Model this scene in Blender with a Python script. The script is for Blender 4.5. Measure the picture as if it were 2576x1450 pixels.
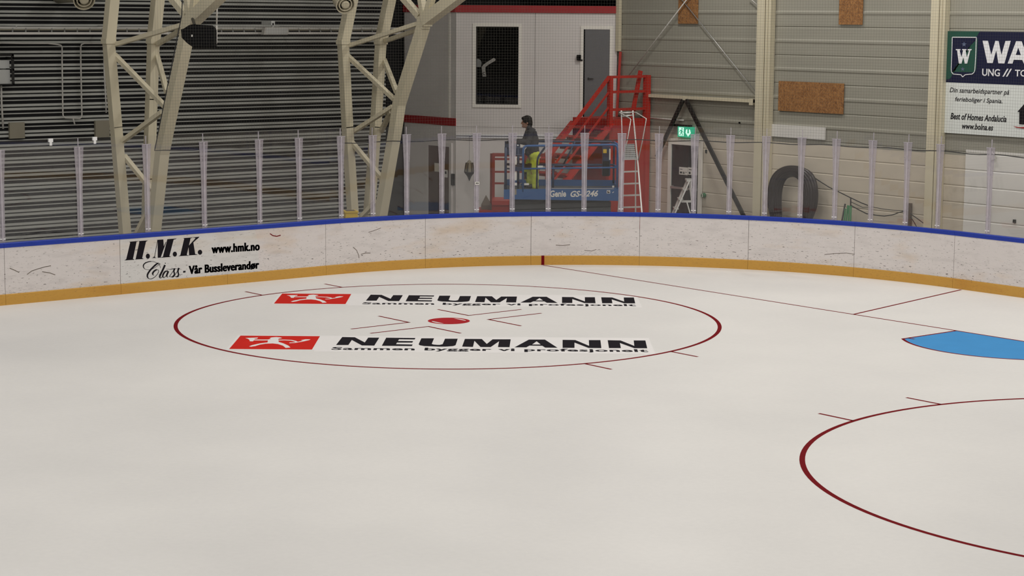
import bpy, math, random
from mathutils import Vector, Matrix, noise
from mathutils.geometry import tessellate_polygon

# ------------------------------------------------------------------ clearing, camera, light
S = bpy.context.scene
COL = S.collection
for _o in list(bpy.data.objects): bpy.data.objects.remove(_o)
random.seed(7)
W, H = 2576, 1450
FPX = 4935.84683
CAM = Vector((-18.60957, 25.63318, 5.04933))
YAW, PITCH, ROLL = -0.68725, -0.13843, 0.0072
_f = Vector((math.cos(YAW)*math.cos(PITCH), math.sin(YAW)*math.cos(PITCH), math.sin(PITCH)))
_r0 = Vector((math.sin(YAW), -math.cos(YAW), 0)); _u0 = _r0.cross(_f)
FWD = _f
RGT = math.cos(ROLL)*_r0 + math.sin(ROLL)*_u0
UPV = -math.sin(ROLL)*_r0 + math.cos(ROLL)*_u0
cd = bpy.data.cameras.new('camera'); cam = bpy.data.objects.new('camera', cd); COL.objects.link(cam)
cd.sensor_fit = 'HORIZONTAL'; cd.sensor_width = 36.0; cd.lens = 36.0*FPX/W
cd.clip_start = 0.1; cd.clip_end = 500
M_ = Matrix((RGT, UPV, -FWD)).transposed().to_4x4(); M_.translation = CAM
cam.matrix_world = M_
S.camera = cam
S.view_settings.view_transform = 'Standard'; S.view_settings.look = 'None'
S.view_settings.gamma = 1.0; S.view_settings.use_curve_mapping = False
S.view_settings.exposure = 0.0
S.cycles.use_denoising = True
S.cycles.max_bounces = 8; S.cycles.diffuse_bounces = 3; S.cycles.glossy_bounces = 3
S.cycles.transparent_max_bounces = 32
S.cycles.caustics_reflective = False; S.cycles.caustics_refractive = False
wd = bpy.data.worlds.new('hall_world'); S.world = wd; wd.use_nodes = True
wd.node_tree.nodes['Background'].inputs[0].default_value = (0.9, 0.95, 1, 1)
wd.node_tree.nodes['Background'].inputs[1].default_value = 0.0
ROOF_Z = 9.6
LAMP_W = 101.0
def hall_lamp(x, y, w):
    ld = bpy.data.lights.new('hall_light', 'AREA'); ld.shape = 'RECTANGLE'; ld.size = 1.6; ld.size_y = 0.5
    ld.energy = w; ld.color = (1.0, 0.965, 0.92)
    lo = bpy.data.objects.new('hall_light', ld); COL.objects.link(lo); lo.location = (x, y, ROOF_Z-0.5)
for y, wy in ((-4, 1.6), (2, 1.3), (8, 1), (14, 1), (20, 1), (27, 1), (35, 1), (43, 1), (51, 1)):
    for x, wx in ((-12, 1), (-6, 1), (0, 1), (6, 1), (12, 1), (17, 0.2)):
        if x < 15 or y > 0: hall_lamp(x, y, LAMP_W*wx*wy)

# ------------------------------------------------------------------ picture ray -> point helpers
def ray(px, py): return FWD + ((px-W/2)/FPX)*RGT - ((py-H/2)/FPX)*UPV
def onX(px, py, X): d = ray(px, py); return CAM + d*((X-CAM.x)/d.x)
def onY(px, py, Y): d = ray(px, py); return CAM + d*((Y-CAM.y)/d.y)
def onZ(px, py, Z): d = ray(px, py); return CAM + d*((Z-CAM.z)/d.z)
def onD(px, py, D): return CAM + ray(px, py)*D
def onN(px, py, n, c): d = ray(px, py); return CAM + d*((c-n.dot(CAM))/n.dot(d))

# ------------------------------------------------------------------ materials
def mat(name, col, rough=0.6, metal=0.0, var=0.05, scale=6.0, spec=0.4, emit=None, estr=0.0, bump=0.0, stretch=(1,1,1)):
    m = bpy.data.materials.new(name); m.use_nodes = True
    nt = m.node_tree; N = nt.nodes; L = nt.links; b = N['Principled BSDF']
    b.inputs['Roughness'].default_value = rough; b.inputs['Metallic'].default_value = metal
    b.inputs['Specular IOR Level'].default_value = spec
    tc = N.new('ShaderNodeTexCoord'); mp = N.new('ShaderNodeMapping'); mp.inputs['Scale'].default_value = stretch
    nz = N.new('ShaderNodeTexNoise'); nz.inputs['Scale'].default_value = scale; nz.inputs['Detail'].default_value = 5
    L.new(tc.outputs['Object'], mp.inputs[0]); L.new(mp.outputs[0], nz.inputs['Vector'])
    mx = N.new('ShaderNodeMix'); mx.data_type = 'RGBA'
    mx.inputs[6].default_value = tuple(max(0, c*(1-var)) for c in col)+(1,)
    mx.inputs[7].default_value = tuple(min(1, c*(1+var)) for c in col)+(1,)
    L.new(nz.outputs['Fac'], mx.inputs[0]); L.new(mx.outputs[2], b.inputs['Base Color'])
    if bump:
        bp = N.new('ShaderNodeBump'); bp.inputs['Strength'].default_value = bump; bp.inputs['Distance'].default_value = 0.01
        L.new(nz.outputs['Fac'], bp.inputs['Height']); L.new(bp.outputs[0], b.inputs['Normal'])
    if emit:
        b.inputs['Emission Color'].default_value = tuple(emit)+(1,); b.inputs['Emission Strength'].default_value = estr
    return m
def clear_mat(name, tint, haze, hazecol, refl0, refl1):
    m = bpy.data.materials.new(name); m.use_nodes = True
    nt = m.node_tree; N = nt.nodes; L = nt.links
    N.remove(N['Principled BSDF']); out = N['Material Output']
    tr = N.new('ShaderNodeBsdfTransparent'); tr.inputs[0].default_value = tuple(tint)+(1,)
    df = N.new('ShaderNodeBsdfDiffuse'); df.inputs[0].default_value = tuple(hazecol)+(1,)
    gl = N.new('ShaderNodeBsdfGlossy'); gl.inputs['Roughness'].default_value = 0.015; gl.inputs[0].default_value = (1, 1, 1, 1)
    m1 = N.new('ShaderNodeMixShader'); m2 = N.new('ShaderNodeMixShader')
    tc = N.new('ShaderNodeTexCoord'); nz = N.new('ShaderNodeTexNoise'); nz.inputs['Scale'].default_value = 5; nz.inputs['Detail'].default_value = 6
    L.new(tc.outputs['Object'], nz.inputs['Vector'])
    mh = N.new('ShaderNodeMapRange'); mh.inputs[1].default_value = 0.3; mh.inputs[2].default_value = 0.7
    mh.inputs[3].default_value = haze*0.8; mh.inputs[4].default_value = haze*1.2
    L.new(nz.outputs['Fac'], mh.inputs[0]); L.new(mh.outputs[0], m1.inputs[0])
    L.new(tr.outputs[0], m1.inputs[1]); L.new(df.outputs[0], m1.inputs[2])
    lw = N.new('ShaderNodeLayerWeight'); lw.inputs[0].default_value = 0.5
    pw = N.new('ShaderNodeMath'); pw.operation = 'POWER'; pw.inputs[1].default_value = 4
    ma = N.new('ShaderNodeMath'); ma.operation = 'MULTIPLY_ADD'; ma.inputs[1].default_value = refl1; ma.inputs[2].default_value = refl0
    L.new(lw.outputs['Facing'], pw.inputs[0]); L.new(pw.outputs[0], ma.inputs[0]); L.new(ma.outputs[0], m2.inputs[0])
    L.new(m1.outputs[0], m2.inputs[1]); L.new(gl.outputs[0], m2.inputs[2]); L.new(m2.outputs[0], out.inputs[0])
    return m

def ice_mat():
    m = bpy.data.materials.new('ice'); m.use_nodes = True
    nt = m.node_tree; N = nt.nodes; L = nt.links; b = N['Principled BSDF']
    tc = N.new('ShaderNodeTexCoord')
    n1 = N.new('ShaderNodeTexNoise'); n1.inputs['Scale'].default_value = 0.28; n1.inputs['Detail'].default_value = 4
    n2 = N.new('ShaderNodeTexNoise'); n2.inputs['Scale'].default_value = 14; n2.inputs['Detail'].default_value = 6
    L.new(tc.outputs['Object'], n1.inputs['Vector']); L.new(tc.outputs['Object'], n2.inputs['Vector'])
    ad = N.new('ShaderNodeMath'); ad.operation = 'MULTIPLY_ADD'; ad.inputs[1].default_value = 0.25; L.new(n2.outputs['Fac'], ad.inputs[0]); L.new(n1.outputs['Fac'], ad.inputs[2])
    rp = N.new('ShaderNodeValToRGB'); rp.color_ramp.elements[0].position = 0.35; rp.color_ramp.elements[1].position = 0.85
    rp.color_ramp.elements[0].color = (0.715, 0.705, 0.69, 1); rp.color_ramp.elements[1].color = (0.83, 0.815, 0.79, 1)
    L.new(ad.outputs[0], rp.inputs[0]); L.new(rp.outputs[0], b.inputs['Base Color'])
    b.inputs['Roughness'].default_value = 0.42; b.inputs['Specular IOR Level'].default_value = 0.25
    bp = N.new('ShaderNodeBump'); bp.inputs['Strength'].default_value = 0.15; bp.inputs['Distance'].default_value = 0.004
    L.new(n2.outputs['Fac'], bp.inputs['Height']); L.new(bp.outputs[0], b.inputs['Normal'])
    return m

def board_mat(name, base, dirt, dens=1.0, grad=True):
    """white board plastic with puck marks and scuffs; UV = metres along the board, metres up"""
    m = bpy.data.materials.new(name); m.use_nodes = True
    nt = m.node_tree; N = nt.nodes; L = nt.links; b = N['Principled BSDF']
    b.inputs['Roughness'].default_value = 0.45; b.inputs['Specular IOR Level'].default_value = 0.35
    uv = N.new('ShaderNodeUVMap')
    sp = N.new('ShaderNodeSeparateXYZ'); L.new(uv.outputs[0], sp.inputs[0])
    def tex(sx, sy, detail, thr0, thr1, rough=0.6):
        mp = N.new('ShaderNodeMapping'); mp.inputs['Scale'].default_value = (sx, sy, 1)
        L.new(uv.outputs[0], mp.inputs[0])
        nz = N.new('ShaderNodeTexNoise'); nz.inputs['Scale'].default_value = 1; nz.inputs['Detail'].default_value = detail; nz.inputs['Roughness'].default_value = rough
        L.new(mp.outputs[0], nz.inputs['Vector'])
        mr = N.new('ShaderNodeMapRange'); mr.inputs[1].default_value = thr0; mr.inputs[2].default_value = thr1
        L.new(nz.outputs['Fac'], mr.inputs[0]); return mr.outputs[0]
    def math2(op, a, bb):
        n = N.new('ShaderNodeMath'); n.operation = op; n.use_clamp = True
        for i, v in enumerate((a, bb)):
            if isinstance(v, (int, float)): n.inputs[i].default_value = v
            else: L.new(v, n.inputs[i])
        return n.outputs[0]
    flecks = tex(12, 34, 3, 0.625, 0.68)
    lines = tex(5, 70, 4, 0.60, 0.68, 0.65)
    fine = tex(24, 110, 5, 0.60, 0.70, 0.7)
    smear = tex(2.0, 7.0, 6, 0.5, 0.8)
    # more wear low down, where sticks and pucks hit
    g = N.new('ShaderNodeMapRange'); g.inputs[1].default_value = 1.0; g.inputs[2].default_value = 0.2
    g.inputs[3].default_value = 0.45; g.inputs[4].default_value = 1.0
    L.new(sp.outputs['Y'], g.inputs[0])
    low = N.new('ShaderNodeMapRange'); low.inputs[1].default_value = 0.33; low.inputs[2].default_value = 0.18; L.new(sp.outputs['Y'], low.inputs[0])
    patch = tex(1.3, 3.0, 2, 0.35, 0.65)
    f1 = math2('MULTIPLY', flecks, math2('MULTIPLY', math2('MULTIPLY', g.outputs[0], tex(0.8, 1.6, 2, 0.22, 0.5)), 1.0*dens))
    f2 = math2('MULTIPLY', math2('MULTIPLY', fine, g.outputs[0]), math2('MULTIPLY', patch, 0.75*dens))
    f3 = math2('MULTIPLY', math2('MULTIPLY', math2('MAXIMUM', tex(16, 60, 4, 0.55, 0.66), math2('MULTIPLY', lines, 1.0)), low.outputs[0]), math2('MULTIPLY', tex(0.9, 2.0, 2, 0.3, 0.6), 0.8*dens))
    f5 = math2('MULTIPLY', math2('MULTIPLY', lines, g.outputs[0]), math2('MULTIPLY', patch, 0.7*dens))
    f4 = math2('MULTIPLY', smear, 0.22*dens)
    allf = math2('MAXIMUM', math2('MAXIMUM', math2('MAXIMUM', f1, f2), math2('MAXIMUM', f3, f4)), f5)
    mx = N.new('ShaderNodeMix'); mx.data_type = 'RGBA'
    st = N.new('ShaderNodeMix'); st.data_type = 'RGBA'   # faint tan stains
    st.inputs[6].default_value = tuple(base)+(1,); st.inputs[7].default_value = (base[0]*.92, base[1]*.78, base[2]*.60, 1)
    L.new(math2('MULTIPLY', tex(0.55, 1.8, 3, 0.55, 0.75), 0.7), st.inputs[0]); L.new(st.outputs[2], mx.inputs[6])
    mx.inputs[7].default_value = tuple(dirt)+(1,)
    L.new(allf, mx.inputs[0]); L.new(mx.outputs[2], b.inputs['Base Color'])
    return m

def osb_mat():
    """pressed strand board: short flakes lying in two directions"""
    m = bpy.data.materials.new('strand_board'); m.use_nodes = True
    nt = m.node_tree; N = nt.nodes; L = nt.links; b = N['Principled BSDF']; b.inputs['Roughness'].default_value = 0.8
    tc = N.new('ShaderNodeTexCoord'); outs = []
    for rot, sx, sz in ((0.5, 9, 42), (-0.9, 9, 46), (1.4, 10, 38)):
        mp = N.new('ShaderNodeMapping'); mp.inputs['Rotation'].default_value = (0, rot, 0); mp2 = N.new('ShaderNodeMapping'); mp2.inputs['Scale'].default_value = (sx, 9, sz)
        nz = N.new('ShaderNodeTexNoise'); nz.inputs['Scale'].default_value = 1; nz.inputs['Detail'].default_value = 3
        L.new(tc.outputs['Object'], mp.inputs[0]); L.new(mp.outputs[0], mp2.inputs[0]); L.new(mp2.outputs[0], nz.inputs['Vector']); outs.append(nz.outputs['Fac'])
    m1 = N.new('ShaderNodeMath'); m1.operation = 'MAXIMUM'; L.new(outs[0], m1.inputs[0]); L.new(outs[1], m1.inputs[1])
    m2 = N.new('ShaderNodeMath'); m2.operation = 'MAXIMUM'; L.new(m1.outputs[0], m2.inputs[0]); L.new(outs[2], m2.inputs[1])
    mr = N.new('ShaderNodeMapRange'); mr.inputs[1].default_value = 0.42; mr.inputs[2].default_value = 0.80; L.new(m2.outputs[0], mr.inputs[0])
    rp = N.new('ShaderNodeValToRGB'); rp.color_ramp.elements[0].color = (0.17, 0.068, 0.022, 1); rp.color_ramp.elements[1].color = (0.50, 0.245, 0.08, 1)
    L.new(mr.outputs[0], rp.inputs[0]); L.new(rp.outputs[0], b.inputs['Base Color'])
    return m

M = {}
M['ice'] = ice_mat()
M['red_paint'] = mat('red_line_paint', (0.175, 0.006, 0.010), 0.9, spec=0.06, var=0.12, scale=3)
M['red_spot'] = mat('red_spot_paint', (0.40, 0.02, 0.026), 0.9, spec=0.08, var=0.1, scale=3)
M['blue_paint'] = mat('crease_blue_paint', (0.06, 0.28, 0.60), 0.8, spec=0.1, var=0.1, scale=2)
M['logo_red'] = mat('advert_red', (0.58, 0.022, 0.015), 0.9, spec=0.06, var=0.08, scale=3)
M['logo_black'] = mat('advert_black', (0.016, 0.014, 0.018), 0.9, spec=0.04, var=0.1)
M['logo_white'] = mat('advert_white', (0.83, 0.81, 0.80), 0.5, var=0.02)
M['board'] = board_mat('board_plastic', (0.74, 0.695, 0.68), (0.05, 0.035, 0.03))
M['vinyl'] = board_mat('advert_vinyl', (0.73, 0.72, 0.705), (0.06, 0.045, 0.04), 0.9)
M['kick'] = board_mat('kick_plastic', (0.60, 0.33, 0.062), (0.34, 0.18, 0.05), 0.6)
M['cap'] = mat('cap_blue', (0.009, 0.038, 0.36), 0.4, var=0.1, scale=4)
M['white_bit'] = mat('white_plastic', (0.85, 0.85, 0.85), 0.4)
M['glass'] = clear_mat('rink_glass', (0.985, 0.985, 0.985), 0.011, (0.8, 0.77, 0.76), 0.025, 0.5)
M['post'] = clear_mat('clear_post', (0.9, 0.88, 0.92), 0.36, (0.60, 0.565, 0.60), 0.03, 0.2)
M['post_rib'] = clear_mat('clear_post_rib', (0.9, 0.88, 0.92), 0.45, (0.74, 0.70, 0.75), 0.03, 0.2)
M['concrete'] = mat('concrete', (0.26, 0.25, 0.23), 0.85, var=0.15, scale=2)
M['slat'] = mat('wall_slat', (0.50, 0.51, 0.475), 0.5, var=0.14, scale=3, stretch=(1, 0.4, 6))
M['black_void'] = mat('black_backing', (0.006, 0.006, 0.007), 0.9)
M['dark_wall'] = mat('dark_wall', (0.02, 0.02, 0.02), 0.9)  # near-black albedo puts the recess's lack of light into the colour
M['panel_wall'] = mat('panel_wall', (0.33, 0.318, 0.265), 0.55, var=0.07, scale=1.2, stretch=(0.5, 1, 3))
M['low_panel'] = mat('low_panel_wall', (0.60, 0.535, 0.435), 0.6, var=0.12, scale=2.5, stretch=(0.6, 1, 2))
M['pale_panel'] = mat('pale_panel', (0.74, 0.72, 0.68), 0.6, var=0.06, scale=2)
M['cream'] = mat('cream_steel', (0.66, 0.60, 0.445), 0.45, var=0.06, scale=3)
M['roof'] = mat('roof_sheet', (0.30, 0.30, 0.29), 0.7)
M['hall'] = mat('hall_wall', (0.35, 0.34, 0.32), 0.8)
M['booth_white'] = mat('booth_white', (0.72, 0.685, 0.66), 0.6, var=0.03, scale=2)
M['booth_trim'] = mat('booth_trim_red', (0.36, 0.022, 0.025), 0.5)
M['booth_frame'] = mat('booth_frame_white', (0.86, 0.83, 0.76), 0.5)
M['grey_door'] = mat('grey_door', (0.15, 0.15, 0.155), 0.5)
M['brown_door'] = mat('brown_door', (0.085, 0.040, 0.028), 0.5, var=0.2, scale=4)
M['black'] = mat('black_plastic', (0.004, 0.004, 0.0045), 0.8, spec=0.1)
M['dark_metal'] = mat('black_steel', (0.016, 0.015, 0.014), 0.45)
M['dark_glass'] = mat('dark_glass', (0.008, 0.008, 0.009), 0.08, spec=0.5)
M['grey_plastic'] = mat('grey_plastic', (0.62, 0.63, 0.61), 0.5)
M['white_steel'] = mat('white_steel', (0.62, 0.60, 0.56), 0.4)
M['plate'] = mat('beige_plate', (0.30, 0.275, 0.21), 0.7)
M['galv'] = mat('galvanised', (0.50, 0.50, 0.49), 0.35, metal=0.6, var=0.1)
M['alu'] = mat('aluminium', (0.72, 0.71, 0.68), 0.35, metal=0.35, var=0.06)
M['red_steel'] = mat('red_steel', (0.45, 0.030, 0.020), 0.45, var=0.12, scale=3)
M['osb'] = osb_mat()
M['red_shade'] = mat('red_steel_shaded', (0.24, 0.030, 0.020), 0.5, var=0.15, scale=3)  # same paint as the stair, darkened for the shade under the booth
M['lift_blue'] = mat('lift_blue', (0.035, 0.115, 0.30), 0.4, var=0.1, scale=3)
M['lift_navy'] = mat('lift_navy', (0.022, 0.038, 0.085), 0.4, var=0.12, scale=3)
M['lift_grey'] = mat('lift_grey', (0.07, 0.075, 0.08), 0.5, var=0.15, scale=3)
M['rubber'] = mat('rubber', (0.020, 0.014, 0.014), 0.28, var=0.2)
M['sticker'] = mat('sticker_white', (0.8, 0.78, 0.72), 0.5)
M['yellow'] = mat('yellow_plastic', (0.72, 0.50, 0.06), 0.5, var=0.1)
M['exit_green'] = mat('exit_green', (0.0, 0.25, 0.13), 0.4, emit=(0.02, 0.55, 0.30), estr=0.55)
M['exit_white'] = mat('exit_white', (0.7, 0.9, 0.8), 0.4, emit=(0.55, 1.0, 0.8), estr=0.9)
M['green'] = mat('green_plastic', (0.03, 0.16, 0.06), 0.5)
M['sign_navy'] = mat('sign_navy', (0.008, 0.010, 0.042), 0.4)
M['sign_green'] = mat('sign_green', (0.018, 0.085, 0.06), 0.4)
M['sign_pale'] = mat('sign_pale', (0.76, 0.79, 0.76), 0.5, var=0.02)
M['sign_text'] = mat('sign_text_white', (0.86, 0.86, 0.88), 0.5)
M['star'] = mat('sign_star_blue', (0.12, 0.15, 0.24), 0.5)
M['net'] = mat('net_cord', (0.11, 0.105, 0.09), 0.9, spec=0.1)
M['rope'] = mat('black_rope', (0.012, 0.012, 0.012), 0.7)
M['skin'] = mat('skin', (0.36, 0.20, 0.14), 0.5)
M['hair'] = mat('dark_hair', (0.012, 0.009, 0.008), 0.5, var=0.3, scale=40)
M['jacket'] = mat('jacket_charcoal', (0.030, 0.030, 0.034), 0.8, var=0.25, scale=14)
M['hivis'] = mat('hivis_yellow', (0.62, 0.72, 0.06), 0.7, var=0.15, scale=10)
M['boot'] = mat('boot_black', (0.012, 0.011, 0.011), 0.5)
M['wood'] = mat('grey_wood', (0.14, 0.11, 0.085), 0.8, var=0.25, scale=12, stretch=(6, 6, 0.6))

# ------------------------------------------------------------------ mesh builder
def world_of(o):
    m = Matrix()
    while o is not None: m = o.matrix_basis @ m; o = o.parent
    return m
class MB:
    def __init__(s): s.v = []; s.f = []; s.mi = []; s.uv = None
    def add(s, vs, fs, mi=0):
        b = len(s.v); s.v += [Vector(v) for v in vs]
        for f in fs: s.f.append(tuple(b+i for i in f)); s.mi.append(mi)
        return s
    def hexa(s, p, mi=0):  # 8 points: bottom 4 ccw, top 4 ccw
        return s.add(p, [(3,2,1,0),(4,5,6,7),(0,1,5,4),(1,2,6,5),(2,3,7,6),(3,0,4,7)], mi)
    def box(s, a, b, mi=0):
        x0,y0,z0 = (min(a[i],b[i]) for i in range(3)); x1,y1,z1 = (max(a[i],b[i]) for i in range(3))
        return s.hexa([(x0,y0,z0),(x1,y0,z0),(x1,y1,z0),(x0,y1,z0),(x0,y0,z1),(x1,y0,z1),(x1,y1,z1),(x0,y1,z1)], mi)
    def obox(s, c, ex, ey, ez, mi=0):
        c = Vector(c); ex, ey, ez = Vector(ex), Vector(ey), Vector(ez)
        return s.hexa([c-ex-ey-ez, c+ex-ey-ez, c+ex+ey-ez, c-ex+ey-ez, c-ex-ey+ez, c+ex-ey+ez, c+ex+ey+ez, c-ex+ey+ez], mi)
    def bar(s, p, q, w, h, up=(0,0,1), mi=0):
        p, q, up = Vector(p), Vector(q), Vector(up); d = (q-p).normalized()
        if abs(d.dot(up)) > 0.98: up = Vector((0,1,0)) if abs(d.y) < 0.9 else Vector((1,0,0))
        a = d.cross(up).normalized(); b = a.cross(d).normalized()
        a *= w/2; b *= h/2
        return s.hexa([p-a-b, p+a-b, p+a+b, p-a+b, q-a-b, q+a-b, q+a+b, q-a+b], mi)
    def tube(s, pts, r, n=8, mi=0, caps=True):
        pts = [Vector(p) for p in pts]; m = len(pts)
        rr = r if isinstance(r, (list, tuple)) else [r]*m
        t0 = (pts[1]-pts[0]).normalized()
        a = t0.orthogonal().normalized(); base = len(s.v)
        for i, p in enumerate(pts):
            if i == 0: t = (pts[1]-pts[0])
            elif i == m-1: t = pts[-1]-pts[-2]
            else: t = (pts[i+1]-pts[i]).normalized()+(pts[i]-pts[i-1]).normalized()
            t = t.normalized() if t.length > 1e-9 else t0
            a = (a - t*a.dot(t)).normalized(); b = t.cross(a)
            for k in range(n):
                th = 2*math.pi*k/n; s.v.append(p+(a*math.cos(th)+b*math.sin(th))*rr[i])
        for i in range(m-1):
            for k in range(n):
                k2 = (k+1) % n
                s.f.append((base+i*n+k, base+i*n+k2, base+(i+1)*n+k2, base+(i+1)*n+k)); s.mi.append(mi)
        if caps:
            s.f.append(tuple(base+k for k in reversed(range(n)))); s.mi.append(mi)
            s.f.append(tuple(base+(m-1)*n+k for k in range(n))); s.mi.append(mi)
        return s
    def lathe(s, o, prof, n=16, axis=(0,0,1), mi=0):
        o = Vector(o); z = Vector(axis).normalized(); a = z.orthogonal().normalized(); b = z.cross(a); base = len(s.v); m = len(prof)
        for r, h in prof:
            for k in range(n):
                th = 2*math.pi*k/n; s.v.append(o+z*h+(a*math.cos(th)+b*math.sin(th))*max(r, 1e-4))
        for i in range(m-1):
            for k in range(n):
                k2 = (k+1) % n
                s.f.append((base+i*n+k, base+i*n+k2, base+(i+1)*n+k2, base+(i+1)*n+k)); s.mi.append(mi)
        s.f.append(tuple(base+k for k in reversed(range(n)))); s.mi.append(mi)
        s.f.append(tuple(base+(m-1)*n+k for k in range(n))); s.mi.append(mi)
        return s
    def poly(s, pts, th=0.0, nrm=(0,0,1), holes=(), mi=0):
        """flat polygon (optionally with holes), extruded by th along -nrm"""
        loops = [[Vector(p) for p in pts]]+[[Vector(p) for p in h] for h in holes]
        tris = tessellate_polygon(loops); flat = [p for l in loops for p in l]; base = len(s.v)
        n = Vector(nrm).normalized()
        s.v += flat
        for t in tris:
            a, b, c = (flat[i] for i in t)
            if (b-a).cross(c-a).dot(n) < 0: t = (t[0], t[2], t[1])
            s.f.append(tuple(base+i for i in t)); s.mi.append(mi)
        if th:
            b2 = len(s.v); s.v += [p-n*th for p in flat]
            for t in tris:
                a, b, c = (flat[i] for i in t)
                if (b-a).cross(c-a).dot(n) > 0: t = (t[0], t[2], t[1])
                s.f.append(tuple(b2+i for i in t)); s.mi.append(mi)
            o = 0
            for l in loops:
                k = len(l)
                for i in range(k):
                    j = (i+1) % k; s.f.append((base+o+i, base+o+j, b2+o+j, b2+o+i)); s.mi.append(mi)
                o += k
        return s
    def sphere(s, c, r, n=14, mi=0):
        r = r if isinstance(r, (list, tuple)) else (r, r, r); c = Vector(c); base = len(s.v); m = n//2
        for i in range(1, m):
            ph = math.pi*i/m
            for k in range(n):
                th = 2*math.pi*k/n
                s.v.append(c+Vector((r[0]*math.sin(ph)*math.cos(th), r[1]*math.sin(ph)*math.sin(th), r[2]*math.cos(ph))))
        t = len(s.v); s.v.append(c+Vector((0,0,r[2]))); s.v.append(c-Vector((0,0,r[2])))
        for i in range(m-2):
            for k in range(n):
                k2 = (k+1) % n; s.f.append((base+i*n+k, base+(i+1)*n+k, base+(i+1)*n+k2, base+i*n+k2)); s.mi.append(mi)
        for k in range(n):
            k2 = (k+1) % n
            s.f.append((t, base+k, base+k2)); s.mi.append(mi)
            s.f.append((t+1, base+(m-2)*n+k2, base+(m-2)*n+k)); s.mi.append(mi)
        return s
    def build(s, name, mats, parent=None, smooth=False, label=None):
        mats = mats if isinstance(mats, (list, tuple)) else [mats]
        me = bpy.data.meshes.new(name)
        inv = world_of(parent).inverted() if parent is not None else None
        vs = [inv @ v for v in s.v] if inv is not None else s.v
        me.from_pydata([tuple(v) for v in vs], [], s.f)
        for m in mats: me.materials.append(m)
        me.polygons.foreach_set('material_index', s.mi)
        if smooth: me.polygons.foreach_set('use_smooth', [True]*len(s.f))
        if s.uv:
            ul = me.uv_layers.new(name='UVMap')
            for l in me.loops: ul.data[l.index].uv = s.uv[l.vertex_index]
        me.update()
        o = bpy.data.objects.new(name, me); COL.objects.link(o)
        if parent is not None: o.parent = parent
        if label: o['label'] = label
        return o

def tag(o, label, cat=None, group=None, kind=None):
    o['label'] = label
    if cat: o['category'] = cat
    if group: o['group'] = group
    if kind: o['kind'] = kind
    return o
def thing(name, loc, label, cat, group=None, rz=0.0, kind=None):
    o = bpy.data.objects.new(name, None); COL.objects.link(o); o.empty_display_size = 0.2
    o.location = loc; o.rotation_euler = (0, 0, rz)
    o.matrix_world = Matrix.Translation(Vector(loc)) @ Matrix.Rotation(rz, 4, 'Z')
    return tag(o, label, cat, group, kind)
def dup(o, parent=None):
    c = o.copy(); COL.objects.link(c)
    if parent is not None: c.parent = parent
    for ch in list(o.children): dup(ch, c)
    return c
def structure(o, label): o['kind'] = 'structure'; o['label'] = label; return o

_tc = {}
def glyphs(body, bold=0.0, shear=0.0, space=1.0):
    """outline of a word from the built-in font, normalised to 0..1 in both directions"""
    key = (body, bold, shear, space)
    if key in _tc: return _tc[key]
    cu = bpy.data.curves.new('t', 'FONT'); cu.body = body; cu.offset = bold; cu.shear = shear; cu.space_character = space; cu.resolution_u = 3
    cu.fill_mode = 'FRONT'
    o = bpy.data.objects.new('t', cu); COL.objects.link(o)
    dg = bpy.context.evaluated_depsgraph_get(); me = bpy.data.meshes.new_from_object(o.evaluated_get(dg))
    vs = [(v.co.x, v.co.y) for v in me.vertices]; fs = [tuple(p.vertices) for p in me.polygons]
    bpy.data.objects.remove(o); bpy.data.curves.remove(cu); bpy.data.meshes.remove(me)
    x0 = min(v[0] for v in vs); x1 = max(v[0] for v in vs); y0 = min(v[1] for v in vs); y1 = max(v[1] for v in vs)
    _tc[key] = ([((x-x0)/(x1-x0), (y-y0)/(y1-y0)) for x, y in vs], fs)
    return _tc[key]
def text_on(mb, body, o, ex, ey, bold=0.0, shear=0.0, space=1.0, mi=0):
    """word laid into the box o..o+ex..o+ey"""
    vs, fs = glyphs(body, bold, shear, space); o, ex, ey = Vector(o), Vector(ex), Vector(ey)
    return mb.add([o+ex*a+ey*b for a, b in vs], fs, mi)

# ------------------------------------------------------------------ rink outline
CX = CY = 4.45; RR = 8.5; XS, YE = CX+RR, CY-RR      # far side boards x = 12.95, end boards y = -4.05
QA = RR*math.pi/2
def rink(s, off=0.0):
    """point and outward normal at arc length s (0 = side board / corner tangent, growing towards the end boards)"""
    if s < 0: return Vector((XS+off, CY-s, 0)), Vector((1, 0, 0))
    if s > QA: return Vector((CX-(s-QA), YE-off, 0)), Vector((0, -1, 0))
    a = s/RR; n = Vector((math.cos(a), -math.sin(a), 0))
    return Vector((CX, CY, 0))+n*(RR+off), n
def sweep(mb, s0, s1, prof, n=8, uvscale=True, mi=0):
    """closed profile [(off, z)] swept along the boards between s0 and s1"""
    base = len(mb.v); k = len(prof)
    if mb.uv is None: mb.uv = [(0, 0)]*base
    for i in range(n+1):
        s = s0+(s1-s0)*i/n; p, nn = rink(s)
        for o, z in prof:
            mb.v.append(p+nn*o+Vector((0, 0, z))); mb.uv.append((s+20, z))
    for i in range(n):
        for j in range(k):
            j2 = (j+1) % k
            mb.f.append((base+i*k+j, base+i*k+j2, base+(i+1)*k+j2, base+(i+1)*k+j)); mb.mi.append(mi)
    mb.f.append(tuple(base+j for j in reversed(range(k)))); mb.mi.append(mi)
    mb.f.append(tuple(base+n*k+j for j in range(k))); mb.mi.append(mi)
    return mb

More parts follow.
